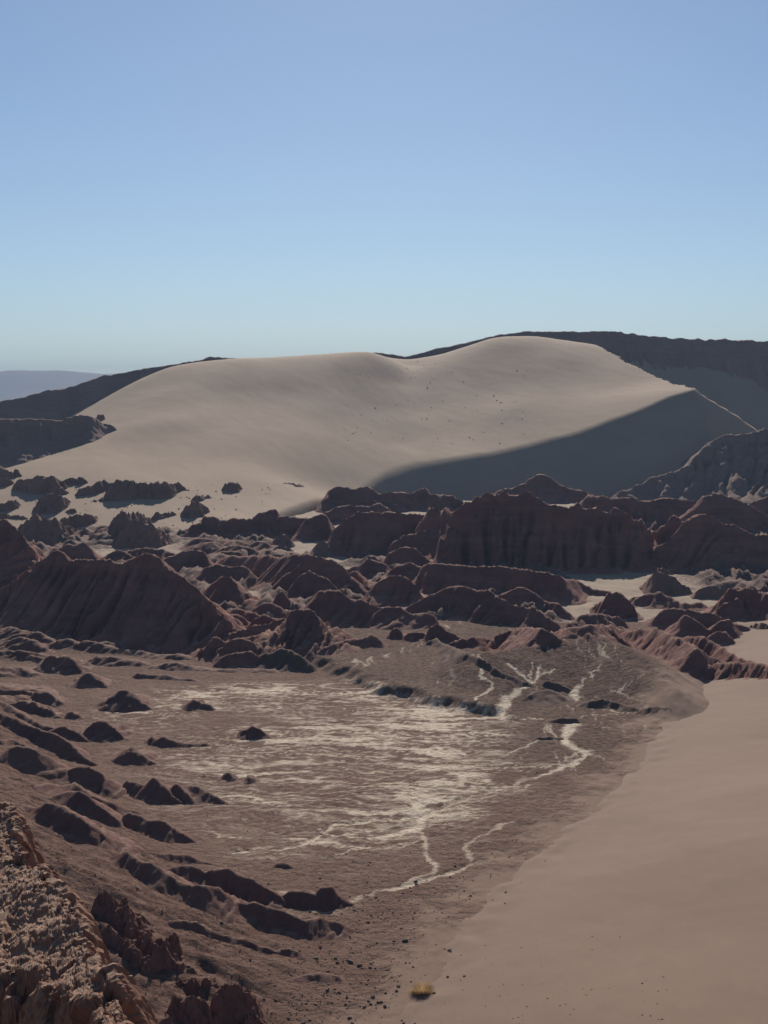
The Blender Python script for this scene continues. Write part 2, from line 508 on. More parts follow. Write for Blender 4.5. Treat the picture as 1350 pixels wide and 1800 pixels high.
# ------------------------------------------------------------------ the setting: flat, dunes, valley floor, mountains
PANS = [(720,1312,190,34,.75),(760,1275,230,55,.9),(820,1358,110,26,1.0),(560,1330,320,70,.5),(720,1425,130,30,.7),(600,1225,330,26,.62),(350,1218,70,12,.8),
        (480,1215,160,16,.6),(840,1300,90,30,.8),(560,1400,260,30,.45),(620,1470,150,26,.45),(260,1260,120,30,.35),(960,1340,60,22,.4),(620,1350,360,130,.32),(470,1500,90,14,.4),(520,1590,110,30,.3)]
def flat_attrs(X, Y, Z):
    salt = np.zeros_like(X)
    wx = X + .35 * fbm(X / 1.6, Y / 2.4, 71, 3); wy = Y + .9 * fbm(X / 2.0, Y / 3.0, 73, 3)
    for P, w, s in CH:
        x0, y0 = P.min(0) - 4; x1, y1 = P.max(0) + 4
        m = (X > x0) & (X < x1) & (Y > y0) & (Y < y1)
        if not m.any(): continue
        d, _, _ = polydist(wx[m], wy[m], P)
        salt[m] = np.maximum(salt[m], s * sstep(w * 1.0, w * .3, d + .25 * w * fbm(X[m] / .5, Y[m] / .8, 74, 2)))
    pan = np.zeros_like(X)
    for px, py, rx, ry, s in PANS:
        cx, cy = flat(px, py); ax = rx / F0 * cy; ay = abs(flat(px, py - ry)[1] - flat(px, py + ry)[1]) / 2
        pan = np.maximum(pan, s * np.exp(-((X - cx) / ax) ** 2 - ((Y - cy) / ay) ** 2))
    q = np.interp(Y, _xeY, _xeX) - X
    hs = sstep(-2.5, 5, q + 1.5 * fbm(X / 4, Y / 4, 77, 3))
    d, s_, side = polydist(X, Y, FANLINE)
    sd = d * side
    crust = sstep(-.5, 1.2, sd) * sstep(36, 30, X) * (Y > 130)
    cx, cy = flat(1010, 1300)
    crust = np.maximum(crust, np.exp(-((X - cx) / 10) ** 4 - ((Y - cy) / 14) ** 4))
    s = nd_s(X, Y)
    sandy = sstep(-5.0, 0.3, s + 2.6 * fbm(X / 5, Y / 5, 79, 4) + .9 * fbm(X / .9, Y / 1.6, 80, 3))
    pan = np.clip(pan * (1 - hs) * (1 - .8 * crust), 0, 1)
    rho = X + 1.5 * fbm(X / 9, Y / 7, 83, 3)
    th = Y + .10 * X + 1.5 * fbm(X / 10, Y / 6, 84, 3) + .3 * fbm(X / 2.5, Y / 2.5, 85, 2)
    def thin(sc, ln, sd, w):
        return np.clip(1 - np.abs(perlin(th / sc + .35 * perlin(rho / 3, th / 3, sd + 1), rho / ln, sd)) / w, 0, 1)
    n = .6 * fbm(th / 6, rho / 16, 82, 2) + .8 * fbm(th / 1.3, rho / 9, 86, 5, .65) + .35 * fbm(X / 1.0, Y / 1.0, 89, 3, .6)
    broad = sstep(.42 - .75 * pan, 1.0 - .75 * pan, n) * sstep(.05, .3, pan)
    lines = np.maximum(thin(2.2, 14, 87, .09), .7 * thin(1.0, 8, 88, .12)) * sstep(.04, .35, pan)
    pan = np.clip(np.maximum(broad, .85 * lines), 0, 1)
    # fine rills on the fan
    fl = np.clip(1 - np.abs(perlin((X + .9 * perlin(X / 3, Y / 5, 96) + .25 * perlin(X, Y / 1.5, 99)) / 2.0, Y / 60, 97)) / .05, 0, 1) * sstep(-.1, .3, perlin(X / 7, Y / 12, 98)) * crust
    salt = np.maximum(salt, .65 * fl)
    return dict(salt=salt * (1 - .6 * sandy), pan=pan * (1 - sandy), hillside=hs, crust=crust * (1 - sandy), sandy=sandy)
def flat_z(X, Y):
    z = floor_h(X, Y, True)
    for P, w, s in CH:
        if w < .3: continue
        x0, y0 = P.min(0) - 4; x1, y1 = P.max(0) + 4
        m = (X > x0) & (X < x1) & (Y > y0) & (Y < y1)
        if not m.any(): continue
        d, _, _ = polydist(X[m] + .3 * perlin(X[m] / 1.5, Y[m] / 1.5, 81), Y[m], P)
        z[m] -= (.32 if w > .85 else .1) * sstep(w * 1.5, w * .9, d)
    return z
def span(a, b, s): return np.arange(a, b + s * .5, s)
ys = np.concatenate([span(18, 70, .7), span(70.25, 130, .25), span(130.35, 216, .36)])
mud = sheet('mud_flat', span(-62, 66, .2), ys, flat_z, M_FLAT,
            keepf=lambda X, Y, Z: (np.abs(X) < Y * .3 + 12) & (nd_s(X, Y) < 9), attrf=flat_attrs)
tag(mud, 'brown mud flat with braided white salt channels below the spurs', 'mud flat', 'structure')

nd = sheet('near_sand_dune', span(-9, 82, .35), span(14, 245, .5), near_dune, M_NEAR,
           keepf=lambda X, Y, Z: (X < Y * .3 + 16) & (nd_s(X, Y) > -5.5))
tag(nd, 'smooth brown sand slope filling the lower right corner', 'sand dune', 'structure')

def mat_valley():
    k = NT('valley_clay_and_sand')
    sa = k.attr('sand'); n2 = k.noise(.8, 6, .65); n3 = k.noise(5, 4, .6)
    cl = k.mix(k.ramp(n2, .4, .65), (.12, .062, .052), (.19, .12, .095))
    f = k.ramp(k.math('ADD', sa, k.math('MULTIPLY', k.math('SUBTRACT', n2, .5), 1.2)), .35, .6)
    k.color(k.mix(f, cl, k.mix(k.ramp(n2, .35, .65), (.27, .202, .145), (.32, .245, .18))))
    p = k.bump(n2, .25, .5); k.bump(n3, .06, .6, p)
    return k.m
POCKETS = [(535,962,45,20),(590,985,40,10),(800,978,50,20),(1110,1030,130,60),(1250,1055,60,18),(1030,1068,60,26),(840,1102,90,20),(672,1060,34,12),(752,1048,26,16),(440,1048,18,22),(620,1030,30,8),(1140,965,40,25),(1300,1110,90,40),(230,990,120,30),(620,1010,40,14)]
def pocket_attr(X, Y, Z):
    a = sstep(330, 350, Y)
    for px, py, rx, ry in POCKETS:
        cx, cy = flat(px, py, 1.0); ax = rx / F0 * cy; ay = abs(flat(px, py - ry, 1.0)[1] - flat(px, py + ry, 1.0)[1]) / 2
        a = np.maximum(a, np.exp(-((X - cx) / ax) ** 2 - ((Y - cy) / ay) ** 2))
    return dict(sand=a)
vf = sheet('valley_floor', span(-130, 160, .7), span(214, 560, .8),
           lambda X, Y: floor_h(X, Y) + .3 * fbm(X / 6, Y / 9, 91, 5) - .2 + (1 - sstep(.1, .6, pocket_attr(X, Y, 0)['sand'])) * np.clip(2.7 * (ridged(X / 8, Y / 11, 93, 4) - .95), 0, 3.4) * sstep(212, 222, Y), mat_valley(), keepf=lambda X, Y, Z: (np.abs(X) < Y * .3 + 25), attrf=pocket_attr)
tag(vf, 'pale sand floor showing in pockets between the red hills', 'valley floor', 'structure')

gd = sheet('great_dune', span(-190, 210, .9), span(300, 665, .9), lambda X, Y: dune(X, Y), M_DUNE,
           keepf=lambda X, Y, Z: (np.abs(X) < Y * .3 + 15) & (Z > floor_h(X, Y) - 1.0))
tag(gd, 'great pale sand dune under the skyline with a shaded slip face', 'sand dune', 'structure')

gl = sheet('outer_plain', span(-7200, 7200, 240), span(-900, 7200, 240), lambda X, Y: -25 + 0 * X, M_DUNE)
tag(gl, 'wide desert plain reaching the horizon behind the ridges', 'plain', 'structure')

def mountains():
    xs = span(-4600, 1500, 32); ysm = span(4800, 6900, 75)
    prof_px = [-600, -200, 0, 20, 50, 80, 130, 170, 230, 330, 600, 1400]
    prof_py = [672, 662, 652, 648, 648, 651, 653, 655, 660, 668, 684, 692]
    def z(X, Y):
        px = 675 + X / Y * F0
        top = CAMZ + (700 - np.interp(px, prof_px, prof_py)) / F0 * 1.007 * 5900
        base = -60 + 0 * X
        k = np.clip(1 - np.abs(Y - 5900) / 1050, 0, 1)
        return base + (top - base) * k ** .8 + 10 * fbm(X / 330, Y / 330, 95, 4) * (k > 0)
    o = sheet('distant_mountains', xs, ysm, z, M_RIM)
    tag(o, 'pale blue mountain range far off at the left edge', 'mountains', 'structure')
mountains()

# ------------------------------------------------------------------ hills from crest lines
def hill(name, label, cat, lines, mat, S=.68, Sb=.6, side=1.0, r=.12, gul=(.5, 3.0, 0.0), rough=(.35, 3.5), res=None,
         kind='structure', group=None, flare=.18, blocky=0.0, hang=.6, parent=None):
    """lines: lists of (px, py, foot_py) or (px, py, None, Y); each is one crest, its front face running down to the foot"""
    crests = []
    seed = (sum(ord(c) for c in (label or name)) * 7) % 9973
    hmax = 0
    for L in lines:
        sf = S
        if isinstance(L, tuple): L, sf = L
        W = []
        for p in L:
            if p[2] is None:
                W.append(at(p[0], p[1], p[3])); continue
            xf, yf, zf = hit(p[0], p[2])
            Y = (CAMZ - zf + sf * yf) / (sf - T(p[1]))
            W.append(at(p[0], p[1], max(Y, yf)))
            hmax = max(hmax, W[-1][2] - zf)
        crests.append((np.array(W), sf))
    A = np.concatenate([c[0] for c in crests])
    if hmax == 0: hmax = 60
    ymid = A[:, 1].mean()
    if res is None: res = max(.12, ymid * .00145)
    smn = min(c[1] for c in crests)
    mx = hmax / min(side, 1.2) + 1.5
    x0, x1 = A[:, 0].min() - mx, A[:, 0].max() + mx
    y0, y1 = A[:, 1].min() - hmax / smn * 1.25 - 1.5, A[:, 1].max() + hmax / Sb + 1
    ry = res * (1.25 if ymid > 60 else 1.0)
    X, Y = np.meshgrid(span(x0, x1, res), span(y0, y1, ry))
    g = G(X, Y)
    rsc = rough[1]
    wob = rough[0] * .6
    Xw = X + wob * fbm(X / rsc, Y / rsc, seed + 1, 3); Yw = Y + wob * fbm(X / rsc, Y / rsc, seed + 2, 3)
    Z = np.full(X.shape, -1e3); D = np.zeros(X.shape); SA = np.zeros(X.shape); acc = 0; FR = np.zeros(X.shape)
    for W, sf in crests:
        if len(W) == 1: W = np.vstack([W, W + [[.05, 0, 0]]])
        for a, b in zip(W[:-1], W[1:]):
            dx, dy = b[0] - a[0], b[1] - a[1]
            L2 = dx * dx + dy * dy + 1e-9; L = math.sqrt(L2)
            t = np.clip(((Xw - a[0]) * dx + (Yw - a[1]) * dy) / L2, 0, 1)
            ex = Xw - a[0] - t * dx; ey = Yw - a[1] - t * dy
            d = np.hypot(ex, ey) + 1e-6
            w = ey / d
            w2 = w * w
            sl = np.where(w < 0, sf, Sb) * w2 + side * (1 - w2)
            de = np.sqrt(d * d + r * r) - r
            fall = sl * de
            zc = a[2] + t * (b[2] - a[2])
            fall = fall * (1 - flare * np.clip(fall / (hmax + .01), 0, 1))
            z = zc - fall
            m = z > Z
            Z = np.where(m, z, Z); D = np.where(m, d, D); SA = np.where(m, acc + t * L, SA); FR = np.where(m, -w, FR)
            acc += L
    ga, gl_, sh = gul
    if mat is M_HILL: ga, gl_ = min(ga * 1.7, .14 * hmax + .25), gl_ * .85
    if mat is M_HILL and ga < 1.5 and abs(sh) > .15: sh = .12
    if ga:
        pc = A[:, :2] - A[:, :2].mean(0)
        ax_ = np.linalg.svd(pc, full_matrices=False)[2][0] if len(A) > 2 else np.array([1.0, 0])
        if ax_[0] < 0: ax_ = -ax_
        if abs(ax_[0]) < .6: ax_ = np.array([.8, math.copysign(.6, ax_[1])])
        ss = X * ax_[0] + Y * ax_[1] + sh * D + .45 * perlin(X / 4.0, Y / 4.0, seed + 5)
        g1 = np.clip(1 - np.abs(perlin(ss / gl_, D / (gl_ * 9.0) + 7, seed + 7)) * 5.0, 0, 1) ** 1.3
        g1b = np.clip(1 - np.abs(perlin(ss / (gl_ * .45) + 9, D / (gl_ * 5.0), seed + 8)) * 3.6, 0, 1) ** 1.5
        gw = ridged(ss / (gl_ * 2.6), D / (gl_ * 12.0), seed + 6, 2, .5) / 1.5
        g2 = fbm(ss / (gl_ * .3), D / (gl_ * 2.2), seed + 9, 3, .6)
        near = np.clip(D / (gl_ * .9), 0, 1)
        ga = ga * (.45 + 1.1 * np.clip(.5 + perlin(ss / (gl_ * 4), D / (gl_ * 8), seed + 15), 0, 1))
        cut = ga * (1.05 * g1 * near + .4 * g1b * np.clip(D / (gl_ * .4), 0, 1) + 1.1 * (1 - gw) * near) - ga * .2 * g2 * np.clip(D / (gl_ * .3), .25, 1)
        Z = Z - cut * np.clip((Z - g + .2) / (hmax * .3 + .2), 0, 1)
    fade = np.clip((Z - g) / (hmax * .25 + .1) + .35, .15, 1)
    Z = Z + rough[0] * fbm(X / rsc, Y / rsc, seed + 11, 5, .55) * fade * .8
    Z = Z + min(.16, res * .33) * fbm(X / (res * 4.5), Y / (res * 4.5), seed + 21, 2, .7) * fade
    if blocky:
        Z = Z + blocky * 1.3 * facets(Xw / (rsc * .8), Yw / (rsc * .8), seed + 13) * fade
        Z = Z + blocky * .7 * facets(Xw / (rsc * .34), Yw / (rsc * .34), seed + 14) * fade
    keep = Z > g - hang
    if not keep.any(): return None
    Q = grid_quads(X.shape[0], X.shape[1], keep)
    org = np.array([A[:, 0].mean(), A[:, 1].mean(), float(G(A[:, 0].mean(), A[:, 1].mean()))])
    V = np.stack([X, Y, np.maximum(Z, g - 3)], -1).reshape(-1, 3) - org
    V, Q, _ = compact(V, Q)
    o = link(name, mesh_from(name, V, Q, mat, smooth=mat not in (M_REDROCK, M_OUT)), parent)
    o.location = org
    if parent is None: tag(o, label, cat, kind, group)
    return o

def L(s, fy=None):
    out = []
    for w in s.split():
        p = [float(v) for v in w.split(',')]
        if len(p) == 2: p.append(fy)
        out.append(tuple(p))
    return out
def LY(s, *ys):
    """crest with depths interpolated along it"""
    pts = [[float(v) for v in w.split(',')] for w in s.split()]
    k = np.linspace(0, 1, len(ys))
    return [(p[0], p[1], None, float(np.interp(i / (len(pts) - 1), k, ys))) for i, p in enumerate(pts)]

HL = 'badland_hill'
# skyline
hill('rim_ridge', 'dark rocky rim ridge along the whole skyline', 'ridge',
     [LY('-60,722 0,706 60,690 110,681 130,679 170,663 230,651 300,641 340,635 370,627 395,628 420,631 470,629 540,626 600,622 640,620 690,622 715,627 760,615 800,606 860,592 905,584 950,581 1000,583 1060,581 1110,588 1180,594 1260,596 1350,598 1430,602', 560, 575, 600, 620, 640)],
     M_RIM, S=1.05, Sb=.4, side=1.2, r=.4, gul=(1.3, 9, .2), rough=(.9, 8), res=.8, flare=.0)
hill('sand_bank', 'shaded sand bank under the right end of the rim ridge', 'sand bank',
     [LY('1010,608 1040,604 1100,623 1180,640 1240,644 1290,655 1350,672 1420,690', 623, 621, 621, 622)],
     M_DUNE, S=.68, Sb=1.5, side=1.1, r=.2, gul=(.2, 20, 0), rough=(.3, 14), res=1.0, flare=0.0)
hill('dark_cliff', 'dark shaded cliff at the left edge of the great dune', 'cliff',
     [L('-30,742,832 0,737,822 30,737,815 60,735,806 95,737,795 125,734,786 150,729,779 160,733,775 170,738,770 185,742,764 195,746,760 203,753,757')],
     M_RIM, S=.85, Sb=.35, side=1.3, gul=(1.0, 5, .2), rough=(.9, 5), res=.45)
hill('layered_hill', 'layered grey hill at the right edge beside the dune foot', 'hill',
     [L('1090,862,882 1106,858,882 1161,834,882 1191,824,882 1215,813,882 1224,800,882 1242,778,882 1264,768,882 1285,761,882 1310,764,882 1327,760,882 1350,750,882 1400,745,882'),
      L('1225,838,882 1260,815,882 1290,795,882 1320,775,882')],
     M_RIM, S=.62, Sb=.6, side=1.0, gul=(1.3, 6, .9), rough=(.9, 6), res=.5)
hill('salt_terrace', 'pale striped salt terrace below the layered grey hill', 'terrace',
     [L('1100,866,868 1150,862,864 1220,864,867 1290,860,864 1380,858,863'), L('1090,871,874 1160,869,872 1230,872,875 1300,868,872 1380,866,871'),
      L('1110,877,880 1180,876,879 1250,879,882 1310,876,880 1380,874,879'), L('1220,852,856 1280,850,853 1330,849,853 1380,848,852')],
     M_TERR, S=.5, Sb=.3, side=.5, gul=(.2, 3, 0), rough=(.25, 4), res=.45)

# back row of badlands, across the dune foot
hill(HL, 'long blocky brown ridge along the foot of the sunlit dune', 'hill',
     [L('312,944,948 335,931,946 338,922,946 353,919,946 358,907,945 383,907,945 387,914,945 406,912,945 426,914,945 441,911,945 454,902,944 476,893,944 485,894,944 487,906,944 509,906,943 527,909,942 540,908,940')],
     M_HILL, S=.95, side=1.8, gul=(.5, 3.5, .2), rough=(.5, 4), blocky=.25)
hill(HL, 'rounded knob between the blocky ridge and the steep flat-topped hill', 'hill',
     [L('537,914,950 549,906,950 567,902,950 577,911,950 583,930,952')], M_HILL, S=.9, side=1.6, gul=(.5, 3, 0), rough=(.4, 3))
hill(HL, 'jagged brown ridge in front of the shaded slip face', 'hill',
     [L('562,892,900 579,861,897 600,854,897 625,859,897 651,855,898 666,865,898 696,863,898 724,865,898 740,858,898 746,853,898 752,865,898 774,868,898 797,869,898 810,877,898'),
      L('556,905,918 580,895,920 598,889,920 633,887,920 668,885,920 684,895,920')],
     M_HILL, S=.85, side=1.4, gul=(.8, 5, .1), rough=(.6, 5), blocky=.2)
hill(HL, 'steep flat-topped hill left of the great shaded cliff', 'hill',
     [L('583,938,975 588,929,976 593,922,977 615,904,977 628,900,977 661,898,977 686,899,977 711,902,977 731,904,975 754,903,973'),
      L('690,950,985 715,938,985 745,932,985 765,940,985')],
     M_HILL, S=1.2, side=2.2, gul=(.7, 3.5, .1), rough=(.5, 4), blocky=.2)
hill('shaded_cliff', 'great shaded cliff standing over the sunlit sand pocket', 'cliff',
     [L('754,893,985 774,893,990 802,893,1003 814,883,1003 837,872,1003 852,865,1003 875,868,1003 900,868,1003 916,868,1003 936,873,1003 946,884,1003 971,883,1003 1001,884,1003 1029,889,1003 1042,887,1003 1072,894,1003 1097,899,1002 1122,913,998 1142,930,990')],
     M_HILL, S=1.15, side=1.8, gul=(2.2, 6, .05), rough=(1.0, 5), blocky=.6)
hill(HL, 'broad pointed dome rising behind the great shaded cliff', 'hill',
     [L('876,862,884 900,856,884 923,850,884 931,840,884 946,834,884 961,836,884 981,848,884 1011,861,884 1029,863,884 1044,870,884')],
     M_HILL, S=.75, side=1.1, gul=(.5, 6, .1), rough=(.5, 6))
hill(HL, 'low brown ridge below the striped salt terrace', 'hill',
     [L('1030,870,925 1052,872,928 1090,874,930 1120,878,930 1150,876,930 1200,877,930 1235,880,930')], M_HILL, S=.8, side=1.2, gul=(1.0, 5, .3), rough=(.7, 5))
hill(HL, 'round brown dome behind the pyramid hill on the right', 'hill',
     [L('1225,884,940 1232,877,942 1239,870,943 1257,867,945 1277,870,945 1300,878,945 1325,889,945 1350,906,945 1390,925,945'), L('1318,886,915 1325,881,915 1350,871,915 1400,866,915')],
     M_HILL, S=.8, side=1.1, gul=(.8, 5, .1), rough=(.5, 5))
hill(HL, 'pyramid hill with a pale crest at the right edge', 'hill',
     [L('1120,982,990 1140,966,994 1161,954,1000 1194,929,1003 1211,914,1003 1229,902,1003 1242,904,1003 1252,907,1003 1287,921,1004 1312,934,1006 1350,941,1008 1400,952,1010'),
      L('1143,936,985 1166,924,988 1186,905,988 1193,908,988')],
     M_HILL, S=1.05, side=1.4, gul=(.9, 4, .3), rough=(.6, 4), blocky=.15)
hill('rock_block', 'dark wedge-shaped rock standing in the sunlit sand pocket', 'rock',
     [L('1150,1008,1042 1153,1004,1043 1161,1005,1043 1186,1014,1043 1201,1026,1043 1213,1037,1043')], M_OUT, S=1.3, side=2.2, gul=(.3, 2, 0), rough=(.3, 2.5), blocky=.15, kind='thing')
hill('rock_block', 'low flat rock slab right of the wedge-shaped rock', 'rock',
     [L('1224,1040,1052 1229,1032,1052 1252,1031,1052 1287,1031,1052 1300,1033,1052')], M_OUT, S=1.3, side=2.0, gul=(.3, 2, 0), rough=(.25, 2.5), blocky=.12, kind='thing')
hill(HL, 'dark rocky bluff at the right edge above the sand tongue', 'hill',
     [L('1276,1041,1085 1282,1036,1086 1312,1033,1088 1337,1036,1088 1352,1047,1088 1390,1060,1088'), L('1260,1070,1088 1272,1056,1088 1295,1051,1090 1305,1057,1090')],
     M_HILL, S=1.1, side=1.7, gul=(.6, 3.5, 0), rough=(.45, 3.5), blocky=.15)
hill(HL, 'low pale-topped mound in front of the wedge-shaped rock', 'hill',
     [L('1118,1050,1066 1143,1041,1068 1161,1041,1069 1174,1048,1070 1196,1061,1072 1232,1057,1070 1243,1065,1070'), L('1104,1053,1063 1113,1049,1063 1123,1048,1063 1137,1056,1064')],
     M_HILL, S=.6, side=.9, gul=(.4, 3, 0), rough=(.35, 3))

# middle rows
hill(HL, 'long smooth dark ridge across the middle of the badlands', 'hill',
     [L('742,1000,1040 746,993,1044 751,990,1045 774,989,1046 807,991,1048 832,994,1050 862,995,1052 883,995,1054 900,995,1055 921,999,1057 959,1005,1060 986,1014,1060 1005,1018,1050 1016,1021,1043 1042,1034,1044 1072,1039,1046')],
     M_HILL, S=.85, side=1.2, gul=(.5, 5, .1), rough=(.35, 5))
hill(HL, 'red butte at the right end of the long smooth ridge', 'hill',
     [L('1062,1056,1080 1070,1041,1084 1090,1041,1086 1098,1048,1087 1112,1060,1087 1118,1072,1087')], M_HILL, S=1.1, side=1.6, gul=(.6, 2.5, .2), rough=(.4, 2.5), blocky=.15)
hill(HL, 'red dome beside the left end of the long smooth ridge', 'hill',
     [L('679,985,1000 684,971,1002 701,961,1003 716,959,1003 731,965,1003 744,976,1003 760,988,1002')], M_HILL, S=.95, side=1.5, gul=(.4, 3, 0), rough=(.3, 3))
hill(HL, 'even dark dome ringed by pale sand below the red dome', 'hill',
     [L('650,1037,1060 661,1026,1062 681,1013,1064 696,1010,1064 714,1013,1064 731,1027,1062 740,1042,1060')], M_HILL, S=.8, side=1.15, gul=(.5, 2.5, .1), rough=(.3, 3))
hill(HL, 'sharp low ridge joining the red dome and the even dark dome', 'hill',
     [L('655,1022,1028 680,1006,1026 701,992,1026 716,988,1026 731,991,1026 745,996,1028'), L('608,1000,1022 622,994,1020 633,991,1018 646,981,1016 666,986,1016 680,992,1018'), L('616,1005,1030 628,1003,1030 642,1018,1034 652,1030,1038')],
     M_HILL, S=.75, side=1.1, gul=(.5, 3, .1), rough=(.3, 3))
hill(HL, 'large rounded dome with a long left shoulder', 'hill',
     [L('380,985,1000 401,977,1008 441,975,1018 476,976,1030 496,978,1038 517,974,1044 527,972,1046 542,972,1048 562,977,1050 590,985,1050 607,996,1050 617,1013,1050 632,1027,1052 648,1042,1054')],
     M_HILL, S=.78, side=1.0, gul=(.8, 5, .3), rough=(.4, 5))
hill(HL, 'peaked spur leaning on the large rounded dome', 'hill',
     [L('500,1042,1054 516,1025,1056 532,1009,1056 542,1001,1056 562,1011,1056 580,1019,1058 594,1034,1058')], M_HILL, S=.85, side=1.1, gul=(.5, 3, .2), rough=(.35, 3))
hill(HL, 'hill with an orange crest beneath the peaked spur', 'hill',
     [L('545,1060,1095 552,1048,1098 562,1038,1100 587,1038,1102 600,1039,1102 612,1048,1102 632,1050,1102 655,1062,1102 682,1070,1100')],
     M_HILL, S=.75, side=1.1, gul=(.7, 4, .3), rough=(.4, 4))
hill(HL, 'dark fluted cone hill at the back edge of the mud flat', 'hill',
     [L('503,1086,1147 510,1078,1148 518,1073,1148 530,1070,1148 541,1069,1148 550,1075,1148 558,1086,1147'),
      L('345,1120,1130 375,1113,1132 400,1112,1134 425,1105,1134 460,1096,1134 500,1086,1136'), L('400,1126,1138 430,1119,1140 470,1112,1142 505,1096,1144'),
      L('556,1090,1120 575,1094,1124 592,1106,1128 608,1122,1132')],
     M_HILL, S=.80, side=.95, gul=(.75, 2.0, .1), rough=(.3, 3), flare=.3)
hill(HL, 'low folded ridges left of the fluted cone hill', 'hill',
     [L('424,1103,1112 445,1091,1112 466,1078,1112 476,1086,1112 494,1089,1112'), L('440,1076,1092 452,1066,1092 463,1060,1092 479,1058,1092 492,1066,1092'),
      L('404,1072,1096 411,1068,1098 430,1072,1098 450,1077,1098 470,1088,1100'), L('390,1086,1100 405,1080,1104 430,1084,1106')],
     M_HILL, S=.7, side=.9, gul=(.4, 2.5, .2), rough=(.3, 2.5))
hill('rock_block', 'small upright knob on the slope above the fluted cone hill', 'rock',
     [L('486,1056,1078 489,1043,1078 496,1038,1078 506,1048,1078 515,1060,1078')], M_HILL, S=1.2, side=1.7, gul=(.3, 2, 0), rough=(.25, 2), kind='thing')
hill(HL, 'triangular hill right of the big fluted slope', 'hill',
     [L('362,1034,1070 374,1022,1072 388,1011,1074 403,1010,1074 416,1029,1074 430,1054,1072')], M_HILL, S=.85, side=1.15, gul=(.5, 3, .1), rough=(.35, 3))
hill(HL, 'rounded shoulder hill above the triangular hill', 'hill',
     [L('345,1010,1030 352,1002,1032 362,996,1034 383,991,1034 401,995,1034 426,995,1034 440,1005,1034')], M_HILL, S=.65, side=.9, gul=(.5, 4, .3), rough=(.35, 4))
hill(HL, 'domed hill just behind the big fluted slope', 'hill',
     [L('285,985,1005 300,977,1008 325,967,1010 345,966,1010 360,972,1010 370,989,1012 376,1002,1014')], M_HILL, S=.75, side=1.0, gul=(.5, 4, .2), rough=(.35, 4))
hill(HL, 'cluster of low rounded pale-topped humps behind the hills', 'hill',
     [L('325,965,978 345,955,978 373,952,978 390,962,978'), L('330,953,964 345,947,964 360,945,964 383,947,964 421,948,964 434,955,964'),
      L('384,966,980 411,957,980 431,957,980 453,968,980'), L('360,979,987 383,970,988 411,967,988 423,972,988'), L('437,956,966 451,950,966 464,951,966 478,959,966'),
      L('440,975,980 470,966,976 500,970,980 520,972,982')],
     M_HILL, S=.5, side=.7, gul=(.4, 4, .2), rough=(.3, 4))
hill('rock_block', 'dark rock above the pale gap left of the steep hill', 'rock', [L('479,950,959 486,940,960 501,938,960 510,948,960')], M_OUT, S=1.2, side=1.8, gul=(.2, 2, 0), rough=(.25, 2.5), blocky=.15, kind='thing')
hill('rock_block', 'low dark rock below the gap of pale sand', 'rock', [L('484,963,968 492,958,968 499,957,968 513,964,968')], M_OUT, S=1.0, side=1.4, gul=(.2, 2, 0), rough=(.2, 2.5), kind='thing')
hill('rock_block', 'tilted dark rock against the foot of the steep hill', 'rock', [L('550,969,977 559,953,978 574,950,978 580,955,976')], M_OUT, S=1.2, side=1.8, gul=(.2, 2, 0), rough=(.25, 2.5), blocky=.15, kind='thing')

# left hills
hill(HL, 'big dark hill with slanting flutes along the left side', 'hill',
     [L('-60,1075,1095 -30,1055,1098 0,1037,1100 35,1010,1104 58,993,1108 86,974,1112 101,963,1114 110,970,1115 121,985,1117 141,981,1121 161,984,1124 191,981,1128 207,989,1131 219,988,1133 232,979,1136 252,971,1139 267,971,1141 285,983,1143 297,999,1145 320,1013,1146 340,1026,1146 360,1046,1144 380,1066,1140 402,1088,1134')],
     M_HILL, S=.74, side=.95, gul=(1.7, 3.0, -.05), rough=(.3, 4), flare=.03)
hill(HL, 'twin-topped red knob behind the big fluted hill', 'hill', [L('98,972,990 104,963,990 123,955,990 131,959,990 137,955,990 146,951,990 156,960,990 174,982,990')], M_HILL, S=.9, side=1.4, gul=(.3, 3, 0), rough=(.3, 3))
hill(HL, 'tall red hill cut by the left edge', 'hill',
     [L('-60,895,1060 -20,902,1065 0,910,1068 10,913,1068 30,929,1068 45,946,1066 55,961,1064 70,979,1060 90,1000,1055')], M_HILL, S=.8, side=1.1, gul=(1.4, 5, .3), rough=(.5, 5))
hill(HL, 'low ochre hump behind the right top of the fluted hill', 'hill', [L('186,977,988 200,969,988 209,966,988 220,968,988 232,978,988'), L('222,968,986 240,963,986 262,962,986 290,967,986 310,974,986')], M_HILL, S=.6, side=.9, gul=(.3, 3, 0), rough=(.3, 3))
hill(HL, 'steep little hill at the foot of the fluted slope', 'hill', [L('340,1150,1160 352,1140,1162 365,1128,1163 376,1117,1163 392,1124,1163 412,1132,1162')], M_HILL, S=.75, side=1.0, gul=(.45, 2, .2), rough=(.25, 2.5))
hill(HL, 'humped hill between the steep little hill and the cone', 'hill', [L('384,1142,1166 398,1130,1168 412,1122,1168 428,1120,1168 445,1130,1168 456,1142,1166')], M_HILL, S=.75, side=1.0, gul=(.45, 2, .2), rough=(.25, 2.5))
hill(HL, 'low dark hump on the back shore of the mud flat', 'hill', [L('376,1172,1174 390,1154,1174 415,1147,1174 441,1144,1173 454,1152,1173')], M_HILL, S=.8, side=1.1, gul=(.4, 2, .2), rough=(.25, 2.5))
hill(HL, 'crusted bank at the left tip of the mud fan', 'hill', [L('448,1156,1172 462,1149,1174 476,1146,1176 491,1141,1178 511,1143,1180 526,1151,1181 543,1164,1182')], M_CRUST, S=.6, side=.9, gul=(.5, 2, .2), rough=(.3, 2.5))
